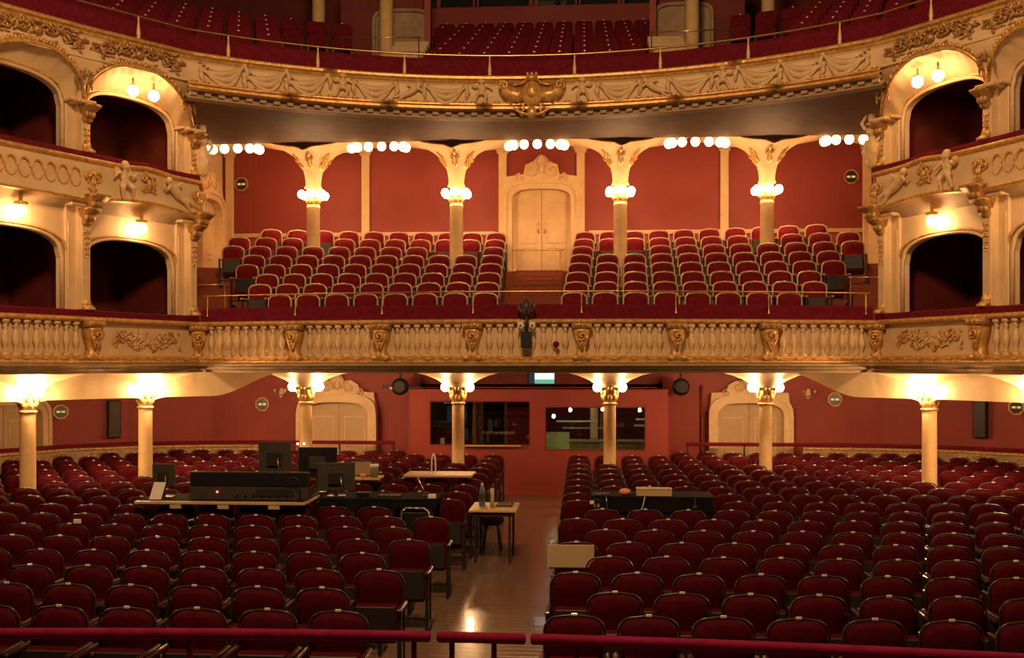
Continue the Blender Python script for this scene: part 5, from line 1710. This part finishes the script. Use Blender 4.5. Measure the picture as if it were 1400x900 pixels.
for sx, pth, (x, y), z in ((-1, WALL_L, (-9.6, 22.45), 1.55), (1, WALL_R, (9.46, 22.55), 1.63)):
    x, y, rz = on_wall(pth, x, y, 0.10)
    t = thing('column_speaker', 'tall narrow black loudspeaker on the red stalls wall, ' + side_word[sx], 'loudspeaker', (x, y, z - 0.42), rz)
    MB().rbox((0, 0, 0.42), (0.27, 0.18, 0.84), 0.012).build('cabinet', 'black', t)
    MB().rbox((0, -0.095, 0.42), (0.23, 0.012, 0.80), 0.004).build('grille', 'dark_metal', t)
    MB().box((0, 0.09, 0.42), (0.06, 0.06, 0.3)).build('bracket', 'dark_metal', t)
for sx in (-1, 1):
    t = thing('round_speaker', 'round black loudspeaker near the booth corner, ' + side_word[sx], 'loudspeaker', (sx * 3.1, 22.6, 2.28))
    MB().lathe([(0.10, -0.10), (0.17, -0.06), (0.19, 0.0), (0.19, 0.04), (0.15, 0.07), (0.05, 0.08)], 20, M=Matrix.Rotation(PI / 2, 4, 'X')).build('housing', 'black', t, True)
    MB().lathe([(0.12, 0.078), (0.12, 0.085)], 16, M=Matrix.Rotation(PI / 2, 4, 'X')).build('grille', 'black', t)
    MB().box((0, 0.05, 0.22), (0.05, 0.04, 0.24)).build('hanger', 'black', t)
    if sx < 0:
        MB().rbox((-0.28, 0, 0.0), (0.22, 0.06, 0.07), 0.01).build('side_arm', 'black', t)
        MB().rbox((0.34, 0, -0.02), (0.34, 0.05, 0.05), 0.01).build('side_arm', 'dark_metal', t)
        MB().rbox((-0.2, -0.04, -0.03), (0.06, 0.03, 0.05), 0.004).build('tag_plate', 'white_paper', t)
t = thing('ceiling_screen', 'small lit screen hanging before the booth, blue white and green', 'screen', (0.12, 20.8, 2.38))
MB().rbox((0, 0.03, 0.11), (0.58, 0.05, 0.27), 0.008).build('casing', 'black', t)
MB().box((0.06, 0, 0.155), (0.40, 0.012, 0.135)).build('picture', 'screen_white', t)
MB().box((0.06, 0, 0.045), (0.40, 0.012, 0.085)).build('picture_strip', 'screen_green', t)
MB().box((-0.20, 0, 0.11), (0.11, 0.012, 0.215)).build('picture_side', 'screen_dark', t)
MB().box((0, 0.04, 0.235), (0.06, 0.03, 0.02)).build('ceiling_mount', 'dark_metal', t)
# spotlight and loudspeaker clamped to the dress circle front
t = thing('stage_camera', 'dark camera head with white boxes and black box clamped on the balustrade', 'camera', (0.0, 17.28, 3.0))
MB().rbox((0, 0, 0.19), (0.19, 0.12, 0.27), 0.01).build('black_box', 'black', t)
for s in (-1, 1):
    b_ = MB().rbox((s * 0.10, 0.02, 0.44), (0.10, 0.10, 0.10), 0.008).build('white_box', 'white_paper', t)
    MB().lathe([(0.018, 0), (0.018, 0.01)], 10, M=Matrix.Translation((s * 0.10, -0.03, 0.425)) @ Matrix.Rotation(PI / 2, 4, 'X')).build('lens', 'black', b_)
    MB().tube([(0, 0.05, 0.60), (s * 0.10, 0.05, 0.66), (s * 0.14, 0.05, 0.74), (s * 0.10, 0.05, 0.80)], [0.025, 0.03, 0.03, 0.015], 6).build('yoke', 'dark_metal', t, True)
MB().tube([(0, 0.04, 0.30), (0, 0.04, 0.62)], 0.03, 8).build('pole', 'dark_metal', t, True)
MB().lathe([(0.03, 0.58), (0.065, 0.64), (0.07, 0.74), (0.045, 0.86), (0.02, 0.88)], 10, (0, 0.04, 0)).build('head', 'dark_metal', t, True)
t = thing('small_speaker', 'small dark round knob fixed to the balustrade', 'knob', (0.50, 17.40, 3.11))
MB().ell((0, 0, 0), (0.055, 0.05, 0.055), 12, 8).build('body', 'velvet', t, True)
MB().lathe([(0.02, 0.04), (0.02, 0.09)], 8, M=Matrix.Rotation(-PI / 2, 4, 'X')).build('stem', 'dark_metal', t)
# unlit wall sconces
for sx in (-1, 1):
    t = thing('wall_sconce', 'unlit two-armed plaster sconce beside the arched door, ' + side_word[sx], 'wall lamp', (sx * 5.95, 23.1, 2.12))
    MB().ell((0, 0.02, 0), (0.07, 0.04, 0.12), 10, 6).build('back_plate', 'cream_relief', t, True)
    for s in (-1, 1):
        MB().tube([(0, 0, -0.03), (s * 0.07, -0.08, -0.06), (s * 0.12, -0.1, 0.02)], 0.012, 6).build('arm', 'old_gold', t, True)
        MB().ell((s * 0.12, -0.1, 0.06), (0.03, 0.03, 0.04), 8, 5).build('shade', 'cream_relief', t, True)
t = thing('wall_pipe', 'thin red pipe on the stalls wall beside the arched door', 'pipe', (3.62, 23.12, 0))
MB().tube([(0, 0, 0), (0, 0, 2.3)], 0.025, 8).build('tube', 'red_wall', t, True)
for z in (0.6, 1.6, 2.2):
    MB().rbox((0, 0.02, z), (0.08, 0.05, 0.03), 0.004).build('clip', 'dark_metal', t)
